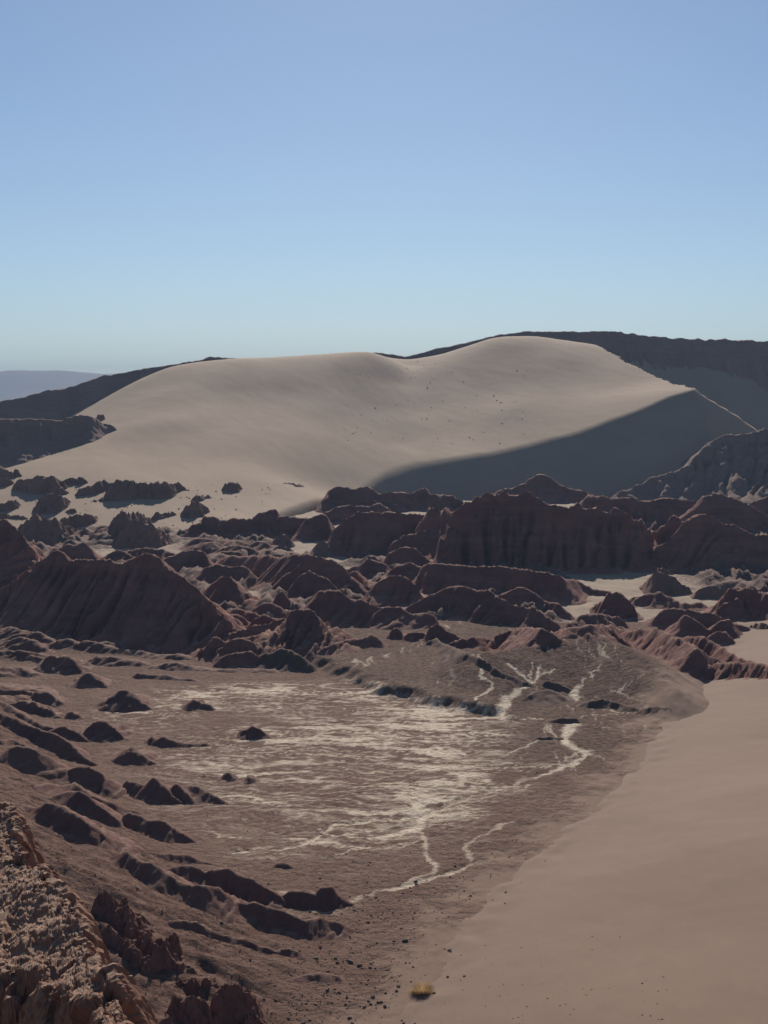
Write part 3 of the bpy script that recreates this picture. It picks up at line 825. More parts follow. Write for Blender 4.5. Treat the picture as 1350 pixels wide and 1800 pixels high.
hill(HL, 'thin ridge running from the cone hill along the mud fan', 'hill', [L('556,1145,1152 565,1140,1152 582,1133,1150 617,1123,1142 642,1121,1138 652,1113,1136 668,1124,1138')], M_HILL, S=.7, side=1.0, gul=(.3, 2, .2), rough=(.25, 2.5))

# around the mud fan
hill(HL, 'dark shaded ridge behind the crusted slope', 'hill',
     [L('1093,1113,1128 1106,1109,1132 1131,1104,1142 1151,1104,1150 1171,1113,1162 1186,1121,1172 1212,1128,1184 1224,1139,1190 1249,1152,1182 1264,1160,1176')], M_HILL, S=.95, side=1.0, gul=(.25, 3, .3), rough=(.4, 3))
hill(HL, 'lumpy hills above the sand tongue on the right', 'hill',
     [L('1155,1080,1104 1166,1071,1105 1186,1067,1106 1212,1072,1108 1237,1077,1110 1262,1081,1112 1277,1089,1112 1312,1101,1110'), L('1196,1096,1118 1206,1081,1119 1219,1086,1119 1237,1101,1120 1254,1116,1121'),
      L('1247,1108,1120 1269,1089,1121 1282,1089,1121 1298,1118,1122')], M_HILL, S=.9, side=1.2, gul=(.2, 3, .1), rough=(.3, 3))
hill(HL, 'small cone beside the sand tongue', 'hill', [L('1242,1122,1133 1252,1114,1134 1262,1110,1134 1274,1109,1134 1291,1130,1133')], M_HILL, S=.85, side=1.2, gul=(.25, 2, 0), rough=(.25, 2))
hill(HL, 'low ridge tapering onto the sand at the right', 'hill', [L('1208,1118,1150 1237,1119,1158 1262,1134,1164 1287,1149,1168 1300,1157,1168 1324,1163,1167')], M_HILL, S=.55, side=.9, gul=(.4, 3, .2), rough=(.3, 3))
hill(HL, 'crumbled bank where the near dune meets the hills', 'hill', [L('1240,1185,1192 1262,1166,1192 1287,1162,1192 1312,1164,1192 1350,1167,1192 1400,1170,1192')], M_HILL, S=.55, side=.9, gul=(.5, 2, .2), rough=(.35, 2))
hill(HL, 'low red mound below the red butte', 'hill', [L('1000,1096,1104 1010,1089,1104 1023,1081,1104 1043,1080,1104 1070,1079,1106 1095,1088,1108'), L('970,1112,1122 1000,1104,1124 1040,1098,1124 1080,1100,1126 1100,1108,1128')], M_HILL, S=.55, side=.9, gul=(.4, 2.5, .2), rough=(.35, 2.5))
hill(HL, 'broad red hill above the ragged sand patch', 'hill',
     [L('700,1080,1088 723,1063,1088 771,1038,1088 801,1029,1090 816,1030,1092 849,1037,1096 867,1040,1098 882,1050,1100 902,1061,1102 937,1066,1106 947,1073,1108 980,1098,1112')], M_HILL, S=.75, side=1.0, gul=(.9, 3.5, .5), rough=(.4, 3.5))
hill(HL, 'small cone behind the right shoulder of the broad red hill', 'hill', [L('868,1044,1078 892,1039,1079 910,1034,1080 922,1033,1080 937,1038,1080 952,1050,1081 965,1058,1082 978,1058,1084 1000,1076,1086')], M_HILL, S=.8, side=1.1, gul=(.4, 3, .1), rough=(.3, 3))
hill(HL, 'smooth dark mound in front of the ragged sand patch', 'hill', [L('846,1142,1142 858,1130,1141 872,1118,1140 907,1103,1139 952,1103,1138 967,1111,1137 992,1124,1136')], M_HILL, S=.75, side=1.0, gul=(.3, 3, .1), rough=(.25, 3))
hill(HL, 'small sharp pyramid left of the ragged sand patch', 'hill', [L('752,1118,1130 758,1101,1131 766,1094,1131 786,1108,1130 808,1120,1130')], M_HILL, S=.95, side=1.3, gul=(.3, 2, 0), rough=(.25, 2))
hill(HL, 'low wavy ridge under the even dark dome', 'hill', [L('660,1076,1104 678,1066,1105 703,1066,1106 723,1076,1106 741,1076,1106 760,1080,1104'), L('782,1133,1140 801,1123,1140 821,1123,1140 839,1118,1140 860,1123,1140')], M_HILL, S=.65, side=.9, gul=(.4, 2.5, .2), rough=(.3, 2.5))
hill(HL, 'small twin humps at the back of the mud fan', 'hill', [L('684,1116,1125 690,1109,1125 698,1103,1125 708,1115,1125'), L('636,1124,1129 650,1113,1130 665,1126,1129'), L('712,1118,1126 725,1110,1127 745,1112,1127')], M_HILL, S=.75, side=1.0, gul=(.25, 2, 0), rough=(.25, 2))
hill('channel_bank', 'dark straight bank beside the upper salt channel', 'bank', [L('752,1128,1134 766,1122,1134 781,1131,1142 816,1146,1160 842,1155,1170 867,1171,1184 892,1184,1196 932,1200,1204')], M_CRUST, S=.65, side=.9, gul=(.3, 2, .2), rough=(.2, 2))
hill('channel_bank', 'short dark bank right of where the salt channels join', 'bank', [L('955,1201,1207 962,1197,1208 975,1199,1211 1000,1209,1215')], M_CRUST, S=.8, side=1.0, gul=(.2, 2, 0), rough=(.15, 2))
hill('crusted_hump', 'dark crusted hump between the two lower channel mouths', 'hump', [L('925,1225,1236 945,1213,1236 965,1211,1236 985,1222,1236')], M_CRUST, S=.4, side=.5, gul=(.2, 2, 0), rough=(.15, 2))
hill('crusted_hump', 'long dark hump along the edge of the crusted slope', 'hump', [L('1030,1233,1244 1060,1227,1248 1090,1234,1250 1120,1246,1252')], M_CRUST, S=.45, side=.6, gul=(.25, 2, 0), rough=(.15, 2))
hill('crusted_hump', 'dark hump where the mud meets the near dune', 'hump', [L('1122,1250,1257 1150,1241,1257 1180,1244,1257')], M_CRUST, S=.4, side=.5, gul=(.25, 2, 0), rough=(.2, 2))
hill('channel_bank', 'dark undercut bank above the wide salt wash', 'bank', [L('968,1264,1270 985,1260,1271 1012,1262,1270')], M_CRUST, S=.9, side=1.0, gul=(.1, 2, 0), rough=(.15, 1.5))
hill('channel_bank', 'thin dark bank at the left side of the wide salt wash', 'bank', [L('942,1297,1300 965,1294,1300 985,1295,1299')], M_CRUST, S=.9, side=1.0, gul=(.1, 2, 0), rough=(.1, 1.5))

# spurs coming down the left hillside onto the flat
SPUR = 'mud_spur'
def spur(label, *lines, **kw):
    a = dict(S=.82, Sb=.75, side=.95, r=.12, gul=(.22, 1.6, .1), rough=(.13, 2.2), hang=.35, flare=.2)
    a.update(kw)
    hill(SPUR, label, 'spur', list(lines), M_SPUR, group='spurs running down onto the mud flat', **a)
spur('topmost long straight spur on the left hillside', L('-20,1242,1256 -10,1246,1262 0,1251,1270 23,1260,1285 50,1274,1302 71,1281,1312 93,1288,1322 121,1304,1334 144,1327,1341 168,1341,1346'))
spur('thin spur above the topmost long straight spur', L('-10,1228,1234 0,1231,1240 15,1237,1250 33,1251,1262 55,1261,1272 76,1274,1283 92,1278,1287'), L('86,1284,1296 100,1278,1299 113,1275,1301 136,1287,1303 158,1303,1305'))
spur('round-backed spur at the left edge below the long straight one', L('-20,1332,1338 5,1322,1344 15,1314,1346 28,1310,1350 50,1314,1358 65,1322,1364 86,1328,1369 100,1340,1372 113,1351,1375'), L('0,1300,1306 20,1298,1308 40,1304,1314 55,1316,1322'))
spur('round dark hump continuing the round-backed spur', L('114,1358,1374 118,1353,1376 141,1347,1386 156,1348,1391 176,1358,1398 194,1371,1399 211,1388,1399'))
spur('dark spur ending in a sharp pyramid tip', L('212,1382,1390 224,1372,1396 242,1376,1402 254,1378,1406 265,1374,1410 271,1365,1411 285,1378,1413 302,1399,1414 322,1412,1415'))
spur('narrow fin and pale fan beside the sharp pyramid tip', L('302,1390,1406 311,1376,1412 326,1390,1413 343,1411,1414'), (L('335,1380,1408 345,1381,1411 370,1394,1413 405,1412,1414'), .45))
spur('low wavering spur under the round dark hump', L('60,1384,1388 73,1378,1388 88,1377,1389 111,1380,1391 128,1375,1393 141,1381,1402 161,1396,1416 181,1406,1424 202,1414,1429 222,1420,1431 246,1428,1432'))
spur('bold spur with two lobes below the low wavering one', L('86,1400,1404 93,1396,1406 111,1391,1414 123,1389,1421 139,1391,1433 156,1401,1440 171,1414,1445 186,1426,1450 204,1440,1455'),
     L('212,1436,1450 229,1427,1458 242,1431,1464 259,1441,1468 275,1440,1473 290,1444,1478 312,1459,1481 342,1478,1483'))
spur('broad dark spur right beside the pale foreground rock', L('40,1414,1418 60,1419,1436 76,1416,1449 81,1412,1452 106,1415,1466 121,1421,1474 136,1434,1482 151,1446,1487 176,1461,1493 202,1477,1498 230,1488,1501'),
     L('235,1489,1500 243,1491,1502 266,1496,1507 306,1501,1515 329,1502,1518 346,1509,1520 366,1516,1522 396,1522,1524'))
spur('longest winding spur reaching the flat at a low tip', L('198,1506,1512 210,1500,1520 223,1496,1532 233,1504,1540 251,1514,1552 263,1514,1558 276,1521,1562 293,1534,1566 311,1547,1574 331,1554,1586 341,1557,1592 361,1555,1602 381,1559,1604 397,1569,1606 418,1586,1612 433,1587,1618 449,1584,1625 471,1594,1634 496,1601,1641 514,1608,1646 537,1616,1649 564,1610,1648 590,1618,1644 618,1632,1637'))
spur('dark spur behind the longest winding one', L('284,1530,1542 306,1520,1548 324,1518,1553 344,1523,1558 361,1531,1562 374,1528,1568 407,1528,1582 419,1539,1586 441,1542,1590 457,1552,1593 477,1566,1594 502,1584,1594'))
spur('blunt dark knoll at the end of the row of spurs', L('494,1576,1592 514,1563,1595 537,1567,1597 556,1572,1597 562,1560,1598 582,1559,1597 588,1567,1596 602,1578,1593 622,1588,1590'), S=1.0, side=1.5)
spur('low separate spur in front of the longest winding one', L('300,1617,1621 320,1618,1628 343,1621,1638 365,1633,1649 396,1644,1657 431,1649,1664 451,1659,1669 476,1669,1674 493,1675,1677'), L('494,1668,1676 509,1666,1680 527,1674,1681 538,1681,1682'))
spur('faint dark swell on the stony flat near the bush', L('520,1718,1724 540,1712,1726 560,1709,1727 590,1716,1725'), S=.5, side=.45)
spur('tiny hollow-edged swell alone on the flat above the dark knoll', L('480,1521,1524 490,1516,1526 499,1515,1527 520,1525,1528'), S=.6, side=.6)

# hummocks at the back left of the flat
hill('mud_hummocks', 'rows of low mud hummocks at the foot of the fluted hill', 'hummocks',
     [L('-10,1114,1124 5,1106,1125 18,1099,1126 33,1105,1127 52,1118,1128'), L('48,1116,1130 56,1111,1131 68,1112,1132 88,1123,1134'), L('10,1132,1145 30,1119,1146 50,1123,1147 80,1140,1148'), L('92,1128,1140 102,1125,1141 118,1124,1142 131,1127,1143 150,1139,1144'),
      L('138,1131,1143 151,1125,1144 186,1128,1145 224,1136,1146'), L('158,1139,1147 174,1131,1148 194,1135,1149 214,1143,1149'), L('-10,1146,1160 15,1142,1162 50,1145,1163 78,1159,1164'),
      L('165,1156,1166 175,1153,1168 202,1154,1170 254,1164,1171'), L('225,1142,1150 262,1146,1156 300,1150,1158 330,1152,1160'), L('270,1167,1175 310,1164,1178 340,1170,1180 392,1178,1182'), L('245,1186,1192 290,1188,1195 340,1194,1198'), L('-10,1176,1188 25,1170,1190 52,1181,1191'), L('-20,1205,1222 0,1200,1226 20,1212,1230 40,1226,1234'), L('380,1178,1183 430,1174,1182 480,1176,1182')],
     M_SPUR, S=.6, Sb=.3, side=.55, gul=(.35, 2, .1), rough=(.3, 2.5), res=.22, hang=.3, r=.4)
def mound(label, *lines, **kw):
    a = dict(S=.95, Sb=.5, side=.95, r=.2, gul=(.22, 1.1, .05), rough=(.3, 1.6), hang=.35, kind='thing', flare=.3)
    a.update(kw)
    hill('mud_mound', label, 'mound', list(lines), M_SPUR, group='dark mud mounds on the flat', **a)
mound('twin-topped dark mound highest up the left side of the flat', L('74,1164,1178 88,1153,1180 100,1155,1182 113,1149,1183 121,1154,1184 132,1166,1185 143,1178,1185'))
mound('rounded dark cone just below the twin-topped mound', L('136,1198,1207 146,1186,1208 156,1181,1208 166,1188,1208 179,1199,1208 188,1207,1209'))
mound('biggest dark cone mound with a pale left flank', L('186,1236,1247 200,1221,1248 214,1211,1248 222,1212,1248 239,1226,1248 256,1238,1248 268,1245,1248'))
mound('small wedge mound standing alone right of the biggest cone', L('332,1244,1247 336,1232,1247 341,1227,1248 350,1230,1248 377,1246,1248'))
mound('wide triangular mound left of the long low bank', L('146,1284,1296 160,1274,1300 176,1266,1302 182,1265,1303 201,1279,1303 220,1296,1303'))
mound('sharp little cone below the long low bank', L('214,1334,1340 224,1322,1342 233,1312,1343 240,1317,1343 249,1325,1343 268,1337,1343'))
mound('long low dark bank in the middle of the left flat', L('254,1303,1308 264,1294,1310 290,1296,1312 315,1303,1312 340,1305,1311 362,1308,1310'))
mound('flat-topped dark mound alone in the bright salt streaks', L('424,1287,1295 432,1280,1297 441,1277,1298 455,1283,1298 474,1294,1297'))
mound('tiny dark peak with a tail toward the left', L('354,1363,1366 375,1365,1368 394,1364,1372 398,1357,1372 404,1361,1373 419,1373,1373'))
mound('tiny round-topped mound right of the tailed peak', L('428,1371,1375 438,1363,1376 446,1367,1376 454,1375,1376'))
mound('low dark mound between the left ridges and the wide triangular one', L('116,1256,1261 126,1249,1262 136,1254,1263 148,1262,1263'))
mound('broad dark mound above the left ridges', L('50,1228,1236 65,1215,1239 81,1217,1241 101,1228,1242 113,1240,1242'))
mound('long dark mound in front of the broad one at left', L('20,1238,1242 35,1230,1246 58,1233,1253 83,1245,1260 105,1260,1262'))

# ------------------------------------------------------------------ outcrops standing in the dune's apron
OG = 'dark outcrops standing in the pale sand'
def outcrop(label, *lines, **kw):
    a = dict(S=1.7, Sb=.3, side=2.2, r=.12, gul=(.3, 2.0, .1), rough=(.5, 2.4), blocky=.55, kind='thing', hang=.5, res=.3)
    a.update(kw)
    hill('rock_outcrop', label, 'outcrop', list(lines), M_OUT, group=OG, **a)
outcrop('jagged outcrop cut by the left edge, highest on the sand', L('-20,830,846 0,828,844 11,826,842 20,828,841 26,826,839 33,828,838 37,835,838'), L('-20,842,858 0,838,856 12,840,854 20,844,852'))
outcrop('wide outcrop with a flat left step near the left edge', L('26,853,860 29,845,862 45,844,864 52,842,866 68,836,868 86,838,868 94,836,868 99,842,868 102,850,868'))
outcrop('sloping rock tail joining the wide outcrop and the rounded boulder', L('80,870,874 90,858,874 97,853,872 108,858,870 119,864,868'))
outcrop('rounded boulder outcrop with a long shadow below the wide outcrop', L('63,894,900 67,881,902 78,872,903 93,869,902 104,869,898 109,874,890'))
outcrop('low dark outcrop right of the wide outcrop', L('108,849,852 116,841,853 123,837,853 141,841,852 153,844,850'))
outcrop('outcrop rising to the right under the low dark one', L('131,868,871 136,861,872 141,857,872 161,853,870 171,847,866 180,846,862 194,850,860'))
outcrop('square-topped outcrop, left of the two big neighbours', L('192,862,876 194,853,879 197,848,880 204,844,880 216,844,880 229,844,879 240,848,876'))
outcrop('arched outcrop, right of the two big neighbours', L('242,852,874 254,848,876 262,852,877 275,846,877 285,844,876 300,848,872 306,852,866'))
outcrop('small outcrop trailing right of the arched one', L('305,852,861 312,850,862 320,853,862 331,859,862'))
outcrop('little round rock alone below the wide outcrop', L('120,897,900 123,893,901 128,893,901 131,897,900'), side=1.2)
outcrop('pair of tiny dark rocks below the square-topped outcrop', L('163,879,883 167,875,883 171,880,883'), L('173,878,882 178,874,882 181,879,882'), side=1.2)
outcrop('ragged outcrop at the left edge under the sand hollow', L('-15,884,902 0,884,900 14,882,898 25,880,896 29,887,893'))
outcrop('flat dark ledge at the left edge above the red hill', L('-15,906,914 0,905,913 15,903,912 30,906,912 48,910,913'), side=1.0)
outcrop('dark outcrop with a spiky shadow left of the largest one', L('103,926,936 107,913,935 121,907,930 140,906,926 151,904,924 161,903,920 163,910,918'))
outcrop('largest pale-topped outcrop in the lower sand', L('198,930,945 201,914,946 206,901,946 222,901,944 240,903,935 254,905,925'), L('203,945,960 220,925,962 234,913,962 250,917,962 264,921,962 277,933,961 288,948,958'))
outcrop('dark outcrop with a pointed tip beside the red hill at left', L('35,924,952 50,914,955 57,907,957 62,902,958 70,912,958 85,913,957 100,913,954 105,926,948'))
outcrop('leaning outcrop with a long slanting shadow', L('323,902,908 325,892,910 338,882,910 347,881,908 354,890,902'), S=1.6)
outcrop('thin rock ledge just above the leaning outcrop', L('337,880,883 345,872,880 364,869,875'), side=1.0)
outcrop('lone dark rock right in the open sand', L('391,859,862 394,853,864 401,849,865 411,848,865 419,850,862 421,853,860'))
outcrop('broken line of little stones on the open sand', L('494,850,851 505,848,850 515,849,852'), L('519,852,855 527,851,854'), side=.8, rough=(.15, 1.5), blocky=.15)
outcrop('rock lump on the sand at the tip of the dark cliff', L('165,735,739 172,730,740 180,729,739 184,733,737'))
outcrop('thin ledge right of the largest outcrop', L('256,912,915 270,906,914 288,900,910 305,898,905'), side=.8)
outcrop('low rock streak left of the largest outcrop', L('160,940,943 180,933,940 200,925,933'), side=.8)
for i, (lab, s) in enumerate([('flat stone in the sand behind the wedge rock', '1155,1003,1006 1165,999,1005 1175,1003,1006'), ('dark stone on the small sand patch by the butte', '1056,1062,1066 1061,1057,1066 1066,1063,1066'),
                              ('dark rock at the edge of the sand tongue', '1327,1100,1104 1337,1095,1105 1352,1098,1105')]):
    outcrop(lab, L(s), side=1.0, blocky=.1, res=.2)

# ------------------------------------------------------------------ red outcrops on the hillside under the viewpoint
def redrock(label, *lines, **kw):
    a = dict(S=1.3, Sb=.8, side=1.7, r=.12, gul=(.35, 1.0, .1), rough=(.4, 1.1), blocky=.3, kind='thing', hang=.4, res=.09)
    a.update(kw)
    hill('red_outcrop', label, 'outcrop', list(lines), M_REDROCK, group='crumbling red outcrops on the near hillside', **a)
redrock('crumbling red outcrop close behind the pale foreground rock', L('168,1590,1614 182,1580,1618 195,1577,1624 206,1584,1632 215,1590,1642 228,1608,1652 243,1628,1658 250,1640,1660'), L('186,1630,1660 205,1640,1672 225,1656,1690 245,1672,1705 262,1690,1715'))
redrock('overhanging dark red outcrop in the middle of the near slope', L('236,1650,1672 246,1638,1676 253,1632,1680 268,1638,1682 286,1643,1682 301,1646,1680 304,1662,1680'), L('252,1680,1705 270,1664,1708 285,1662,1712 298,1676,1716 312,1688,1716 340,1704,1716'))
redrock('low rubble of red rock below the overhanging outcrop', L('316,1724,1740 330,1718,1742 341,1716,1744 358,1726,1746 372,1733,1748 388,1737,1750'))
redrock('red spires at the bottom edge left of centre', L('372,1768,1800 380,1754,1804 390,1745,1806 400,1738,1808 409,1733,1810 422,1735,1810 428,1750,1808 433,1776,1806'), L('428,1784,1808 440,1780,1812 452,1788,1812 462,1798,1812'), S=1.8, side=2.2)
redrock('rubbly red hump at the bottom edge beside the pale rock', L('310,1770,1800 330,1758,1806 350,1756,1810 366,1770,1812'), L('268,1798,1830 290,1790,1834 306,1800,1836'))

# ------------------------------------------------------------------ the pale foreground rock
def noise3(p, sc, seed):
    x, y, z = p[:, 0] / sc, p[:, 1] / sc, p[:, 2] / sc
    return (perlin(x + .37 * z, y - .21 * z, seed) + perlin(y + .5 * x, z + .13 * x, seed + 3) + perlin(z - .3 * y, x + .41 * y, seed + 5)) / 1.8

def foreground_rock():
    S_ = [(-70,1402,47),(0,1413,44),(13,1413,43.4),(40,1416,42.6),(47,1430,41.6),(54,1462,40.4),(60,1483,39.4),(73,1500,38.4),(100,1508,37.2),(106,1530,36.2),(118,1545,35.4),(138,1557,34.6),(153,1578,33.4),(164,1594,32.6),
          (171,1613,31.8),(182,1644,30.6),(200,1669,29.4),(213,1682,28.7),(224,1696,28.0),(238,1718,27.2),(243,1747,26.4),(248,1776,25.6),(259,1790,25.1),(262,1815,24.4),(275,1900,22.4),(290,2050,19)]
    C = np.array([at(*p) for p in S_])
    o_ = np.argsort(C[:, 0]); Cx, Cy, Cz = C[o_, 0], C[o_, 1], C[o_, 2]
    nx, ny = 250, 470
    # rows run from the crest toward the camera; columns along the crest
    s = np.linspace(0, 1, ny)
    cl = np.concatenate([[0], np.cumsum(np.hypot(np.diff(C[:, 0]), np.diff(C[:, 1])))])
    tt = np.linspace(0, cl[-1], ny)
    cx, cy, cz = np.interp(tt, cl, C[:, 0]), np.interp(tt, cl, C[:, 1]), np.interp(tt, cl, C[:, 2])
    # how far the gentle lit top reaches before the face breaks off
    d1 = np.interp(cy, [20, 25, 28, 30.7, 34, 38, 44, 48], [.4, .5, 1.0, 1.7, 2.8, 3.9, 4.8, 4.8])
    d = np.concatenate([-np.linspace(1, 0, 70)[:-1] ** 1.4 * 9, np.linspace(0, 1, nx) ** 1.1 * 12])
    Dg, CX = np.meshgrid(d, cx); _, CY = np.meshgrid(d, cy); _, CZ = np.meshgrid(d, cz); _, D1 = np.meshgrid(d, d1); _, TT = np.meshgrid(d, tt)
    ux, uy = -.30, -.954
    X = CX + ux * Dg - .42; Y = CY + uy * Dg
    brk = D1 * (1 + .28 * fbm(TT / 2.2, 0 * TT, 203, 3)) 
    top = .22 * np.clip(Dg, 0, None)
    face = 2.0 * np.clip(Dg - brk, 0, 2.1 + .5 * perlin(TT / 1.5, 0 * TT, 207))
    shelf = -.34 * np.clip(Dg - brk - 2.0, 0, None)
    Z = CZ - .22 - np.minimum(top, .22 * brk) - face - shelf
    back = np.clip(-Dg, 0, None)
    Z = Z - np.where(Dg < 0, 2.2 * np.sqrt(back * back + .02) - .3, 0)
    X = X + np.where(Dg < 0, back * .35, 0)
    V = np.stack([X, Y, Z], -1).reshape(-1, 3)
    def normals(V):
        G_ = V.reshape(X.shape + (3,))
        a = np.gradient(G_, axis=0); b = np.gradient(G_, axis=1)
        n = np.cross(a, b); n /= np.linalg.norm(n, axis=-1, keepdims=True) + 1e-9
        n[n[..., 2] < 0] *= -1
        return n.reshape(-1, 3)
    n = normals(V)
    fc = (sstep(-.6, .1, Dg - brk) * sstep(3.2, 1.8, Dg - brk)).ravel() + sstep(.5, 0, Dg).ravel()
    h = .30 * noise3(V, 1.9, 211) + .12 * noise3(V, .8, 215)
    wx = V[:, 0] + .25 * noise3(V, .6, 231); wy = V[:, 1] + .25 * noise3(V, .6, 233)
    h += (.06 + .24 * fc) * facets(wx / .85 + V[:, 2] * .5, wy / 1.1 + V[:, 2] * .4, 217)
    V = V + n * h[:, None]
    n = normals(V)
    h = (.05 + .06 * fc) * facets(V[:, 0] / .33 + V[:, 2], V[:, 1] / .36 + V[:, 2] * .7, 219) + .035 * facets(V[:, 0] / .16 + V[:, 2] * 2, V[:, 1] / .18 + V[:, 2], 225) + .04 * noise3(V, .25, 221) + .018 * noise3(V, .11, 223)
    V = V + n * h[:, None]
    n = normals(V)
    org = np.array([-9, 33, 20.0])
    me = mesh_from('foreground_rock', V - org, grid_quads(X.shape[0], X.shape[1]), M_CLIFF, smooth=False)
    o = link('foreground_rock', me); o.location = org
    tag(o, 'pale crumbly rock spur filling the lower left corner', 'rock spur', 'thing')
    return V.reshape(X.shape + (3,)), n.reshape(X.shape + (3,)), Dg, brk
FV, FN, FD, FB = foreground_rock()

# ------------------------------------------------------------------ stones
def stone_mesh(name, seed, mat, sub=1):
    import bmesh
    bm = bmesh.new(); bmesh.ops.create_icosphere(bm, subdivisions=sub, radius=1)
    r = random.Random(seed)
    sx, sy, sz = r.uniform(.8, 1.2), r.uniform(.7, 1.1), r.uniform(.5, .75)
    planes = [(np.array([r.gauss(0, 1) for _ in range(3)]), r.uniform(.55, .85)) for _ in range(6)]
    for v in bm.verts:
        p = np.array(v.co)
        for nn, dd in planes:
            u = nn / np.linalg.norm(nn); k = p @ u
            if k > dd: p = p - u * (k - dd)
        v.co = (p[0] * sx, p[1] * sy, p[2] * sz + .25)
    me = bpy.data.meshes.new(name); bm.to_mesh(me); bm.free(); me.materials.append(mat)
    return me
M_STONE = mat_rock('dark_stone', ((.1, .068, .055), (.14, .095, .076), (.17, .12, .095), (.08, .055, .045)), (.2, .145, .115), .3, 6.0)
STM = [stone_mesh('stone', 300 + i, M_STONE, 2) for i in range(7)]

def place_stones():
    placed = []
    def field():
        r = rng.rand()
        if r < .70:   # band of stones between the spurs and the near dune
            py = 1560 + 240 * rng.rand() ** .8
            c = np.interp(py, [1560, 1620, 1680, 1740, 1800], [680, 660, 630, 600, 590])
            px = c + rng.randn() * np.interp(py, [1560, 1680, 1800], [60, 85, 90])
        elif r < .9:
            px, py = 560 + 380 * rng.rand(), 1490 + 130 * rng.rand()
        else:
            px, py = 330 + 260 * rng.rand(), 1440 + 330 * rng.rand()
        return px, py
    for i in range(300):
        px, py = field()
        size = (.05 + .055 * rng.rand() + (.09 * rng.rand() if rng.rand() < .2 else 0))
        placed.append((px, py, size))
    big = [(616,1691,.22),(632,1697,.19),(556,1685,.17),(651,1702,.15),(665,1763,.2),(700,1735,.17),(697,1743,.13),(641,1771,.16),(790,1670,.14),(816,1716,.1),(712,1655,.2),(597,1746,.15),(610,1755,.13),(731,1549,.15),(788,1670,.1),(590,1684,.13),(620,1674,.12)]
    return big + placed
r_ = random.Random(5)
for i, (px, py, sz) in enumerate(place_stones()):
    x, y, z = hit(px, py)
    if y > 150: continue
    z = float(flat_z(np.array([[x]]), np.array([[y]]))[0, 0]) if nd_s(x, y) < -1 else z
    o = bpy.data.objects.new('stone', STM[i % len(STM)]); COL.objects.link(o)
    o.location = (x, y, z); o.scale = (sz, sz * r_.uniform(.8, 1.2), sz * r_.uniform(.7, 1.1)); o.rotation_euler = (0, 0, r_.uniform(0, 6.28))
    tag(o, 'small dark stone scattered over the flat between spurs and dune', 'stone', 'thing', 'dark stones scattered on the flat')

def gravel(name, label, pts, sizes, mat, seed):
    base = [stone_mesh('gravel_piece', seed + i, mat, 1) for i in range(4)]
    VV, QQ = [], []; acc = 0
    data = []
    for me in base:
        v = np.zeros(len(me.vertices) * 3, np.float32); me.vertices.foreach_get('co', v)
        f = np.array([tuple(p.vertices) for p in me.polygons], np.int32)
        data.append((v.reshape(-1, 3), f)); bpy.data.meshes.remove(me)
    for i, (p, s) in enumerate(zip(pts, sizes)):
        v, f = data[i % 4]
        a = rng.rand() * 6.28; c_, s_ = math.cos(a), math.sin(a)
        w = v * s * (1, rng.uniform(.7, 1.2), rng.uniform(.7, 1.2))
        VV.append(np.stack([w[:, 0] * c_ - w[:, 1] * s_, w[:, 0] * s_ + w[:, 1] * c_, w[:, 2]], -1) + p)
        QQ.append(f + acc); acc += len(v)
    o = link(name, mesh_from(name, np.concatenate(VV), np.concatenate(QQ), mat, smooth=False))
    tag(o, label, 'gravel', 'stuff')
# gravel over the flat and the scree
N = 9000
yy = 74 + 70 * rng.rand(N) ** 1.6
xx = (rng.rand(N) - .5) * yy * .6
keep = (nd_s(xx, yy) < -1.0 + 1.5 * rng.randn(N) * (rng.rand(N) < .2)) & (rng.rand(N) < np.interp(yy, [74, 95, 120, 150], [1, .8, .4, .2]))
xx, yy = xx[keep], yy[keep]
zz = flat_z(xx[:, None], yy[:, None])[:, 0]
zz = np.maximum(zz, near_dune(xx, yy))
gravel('flat_gravel', 'fine gravel strewn over the flat and the scree slope', np.stack([xx, yy, zz], -1), .025 + .05 * rng.rand(len(xx)) ** 3, M_STONE, 400)
pts, szs = [], []
for i in range(260):
    b = rng.rand()
    if b < .5: px, py = 600 + 330 * rng.rand(), 650 + 130 * rng.rand()
    elif b < .56: px, py = 690 + 90 * rng.rand(), 632 + 40 * rng.rand()
    else: px, py = 60 + 420 * rng.rand(), 850 + 80 * rng.rand()
    x, y, z = hit(px, py)
    if y < 640: pts.append((x, y, z)); szs.append(.12 + .22 * rng.rand() ** 2)
gravel('dune_stones', 'tiny dark stones dotting the face of the great dune', np.array(pts), szs, M_STONE, 450)
pts, szs = [], []
for i in range(170):
    px = 760 + 430 * rng.rand(); py = 1640 + 160 * rng.rand() ** .7
    x, y, z = hit(px, py)
    pts.append((x, y, z - .01)); szs.append(.02 + .05 * rng.rand() ** 2.5)
gravel('sand_pebbles', 'few small pebbles lying on the lower near dune', np.array(pts), szs, M_STONE, 470)
# crumbs lying on the pale foreground rock
M_CRUMB = mat_rock('pale_crumb', ((.3, .21, .155), (.36, .27, .2), (.4, .31, .24), (.25, .165, .12)), (.44, .35, .28), .6, 8.0)
idx = np.argwhere((FD > .05) & (FN[..., 2] > .6))
sel = idx[rng.choice(len(idx), 2600)]
P = FV[sel[:, 0], sel[:, 1]]
gravel('rock_crumbs', 'pale crumbs of rock littering the foreground spur', P + (0, 0, -.01), .012 + .06 * rng.rand(len(P)) ** 3, M_CRUMB, 500)

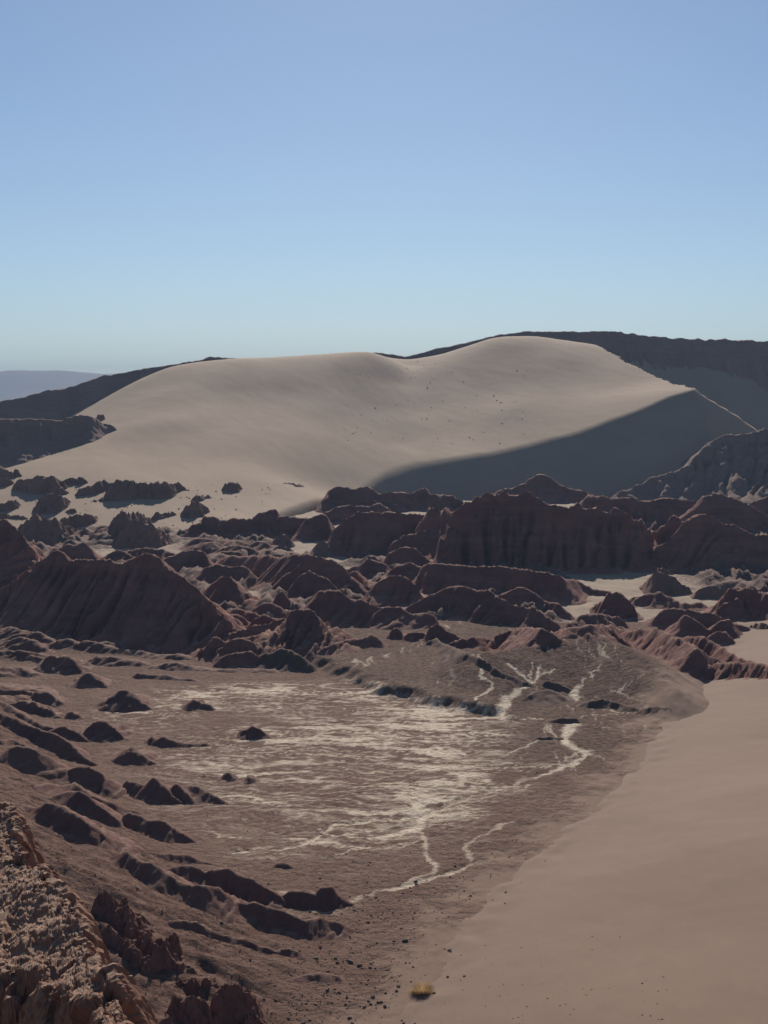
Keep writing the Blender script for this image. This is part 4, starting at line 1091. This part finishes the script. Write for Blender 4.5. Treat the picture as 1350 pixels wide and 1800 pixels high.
# ------------------------------------------------------------------ the dry bush
def bush():
    x, y, z = hit(742, 1746)
    root = bpy.data.objects.new('dry_bush', None); COL.objects.link(root); root.location = (x, y, z - .02); root.scale = (1.05, 1.05, 1.35)
    tag(root, 'dry straw-coloured bush alone at the foot of the near dune', 'bush', 'thing')
    def mk(name, ca, cb):
        k = NT(name); k.color(k.mix(k.noise(6, 2, .5), ca, cb)); k.b.inputs['Roughness'].default_value = .8
        tr = k.n.new('ShaderNodeBsdfTranslucent'); tr.inputs['Color'].default_value = ca + (1,)
        mx = k.n.new('ShaderNodeMixShader'); mx.inputs[0].default_value = .45
        k.l.new(k.b.outputs[0], mx.inputs[1]); k.l.new(tr.outputs[0], mx.inputs[2]); k.l.new(mx.outputs[0], k.out.inputs['Surface']); return k.m
    mb = mk('dry_straw', (.6, .43, .23), (.4, .28, .14)); ms = mk('woody_stem', (.1, .07, .045), (.07, .05, .035))
    r = random.Random(11)
    def blades(n, wid, ln, mat, name, spread):
        V, Q = [], []
        for i in range(n):
            a = r.uniform(0, 6.283); el = math.acos(r.uniform(.08, 1.0)); b = r.uniform(0, .38) ** .8 * spread
            bx, by = math.cos(a) * b * 1.3, math.sin(a) * b
            dx, dy, dz = math.sin(el) * math.cos(a), math.sin(el) * math.sin(a), math.cos(el)
            l = ln * r.uniform(.65, 1.1)
            bend = r.uniform(-.12, .12); sx, sy = -math.sin(a + bend), math.cos(a + bend)
            k = len(V)
            for j in range(4):
                t = j / 3; w = wid * (1 - t * .8)
                qx = bx + dx * l * t + r.uniform(-.02, .02); qy = by + dy * l * t + r.uniform(-.02, .02); qz = dz * l * .95 * t - .1 * t * t * (1 - dz) * l + .02
                V.append((qx - sx * w, qy - sy * w, qz)); V.append((qx + sx * w, qy + sy * w, qz + w * .3))
            for j in range(3):
                Q.append((k + 2 * j, k + 2 * j + 1, k + 2 * j + 3, k + 2 * j + 2))
        o = link(name, mesh_from(name, np.array(V), np.array(Q), mat, smooth=False), root)
        return o
    blades(2600, .006, .50, mb, 'foliage', .8)
    blades(60, .012, .36, ms, 'stem', .5)
bush()

# ------------------------------------------------------------------ haze
def haze():
    k = bpy.data.materials.new('haze'); k.use_nodes = True
    n = k.node_tree.nodes; n.remove(n['Principled BSDF'])
    v = n.new('ShaderNodeVolumePrincipled')
    v.inputs['Color'].default_value = (.44, .69, 1.0, 1); v.inputs['Density'].default_value = .00017; v.inputs['Anisotropy'].default_value = 0.0
    k.node_tree.links.new(v.outputs[0], n['Material Output'].inputs['Volume'])
    x0, x1, y0, y1, z0, z1 = -7600, 7600, -1300, 7700, -100, 210
    V = [(x, y, z) for z in (z0, z1) for y in (y0, y1) for x in (x0, x1)]
    Q = [(0, 2, 3, 1), (4, 5, 7, 6), (0, 1, 5, 4), (2, 6, 7, 3), (0, 4, 6, 2), (1, 3, 7, 5)]
    o = link('haze', mesh_from('haze', np.array(V, float), np.array(Q), k, smooth=False))
    tag(o, 'thin bluish desert haze over the whole valley', 'haze', 'stuff')
haze()
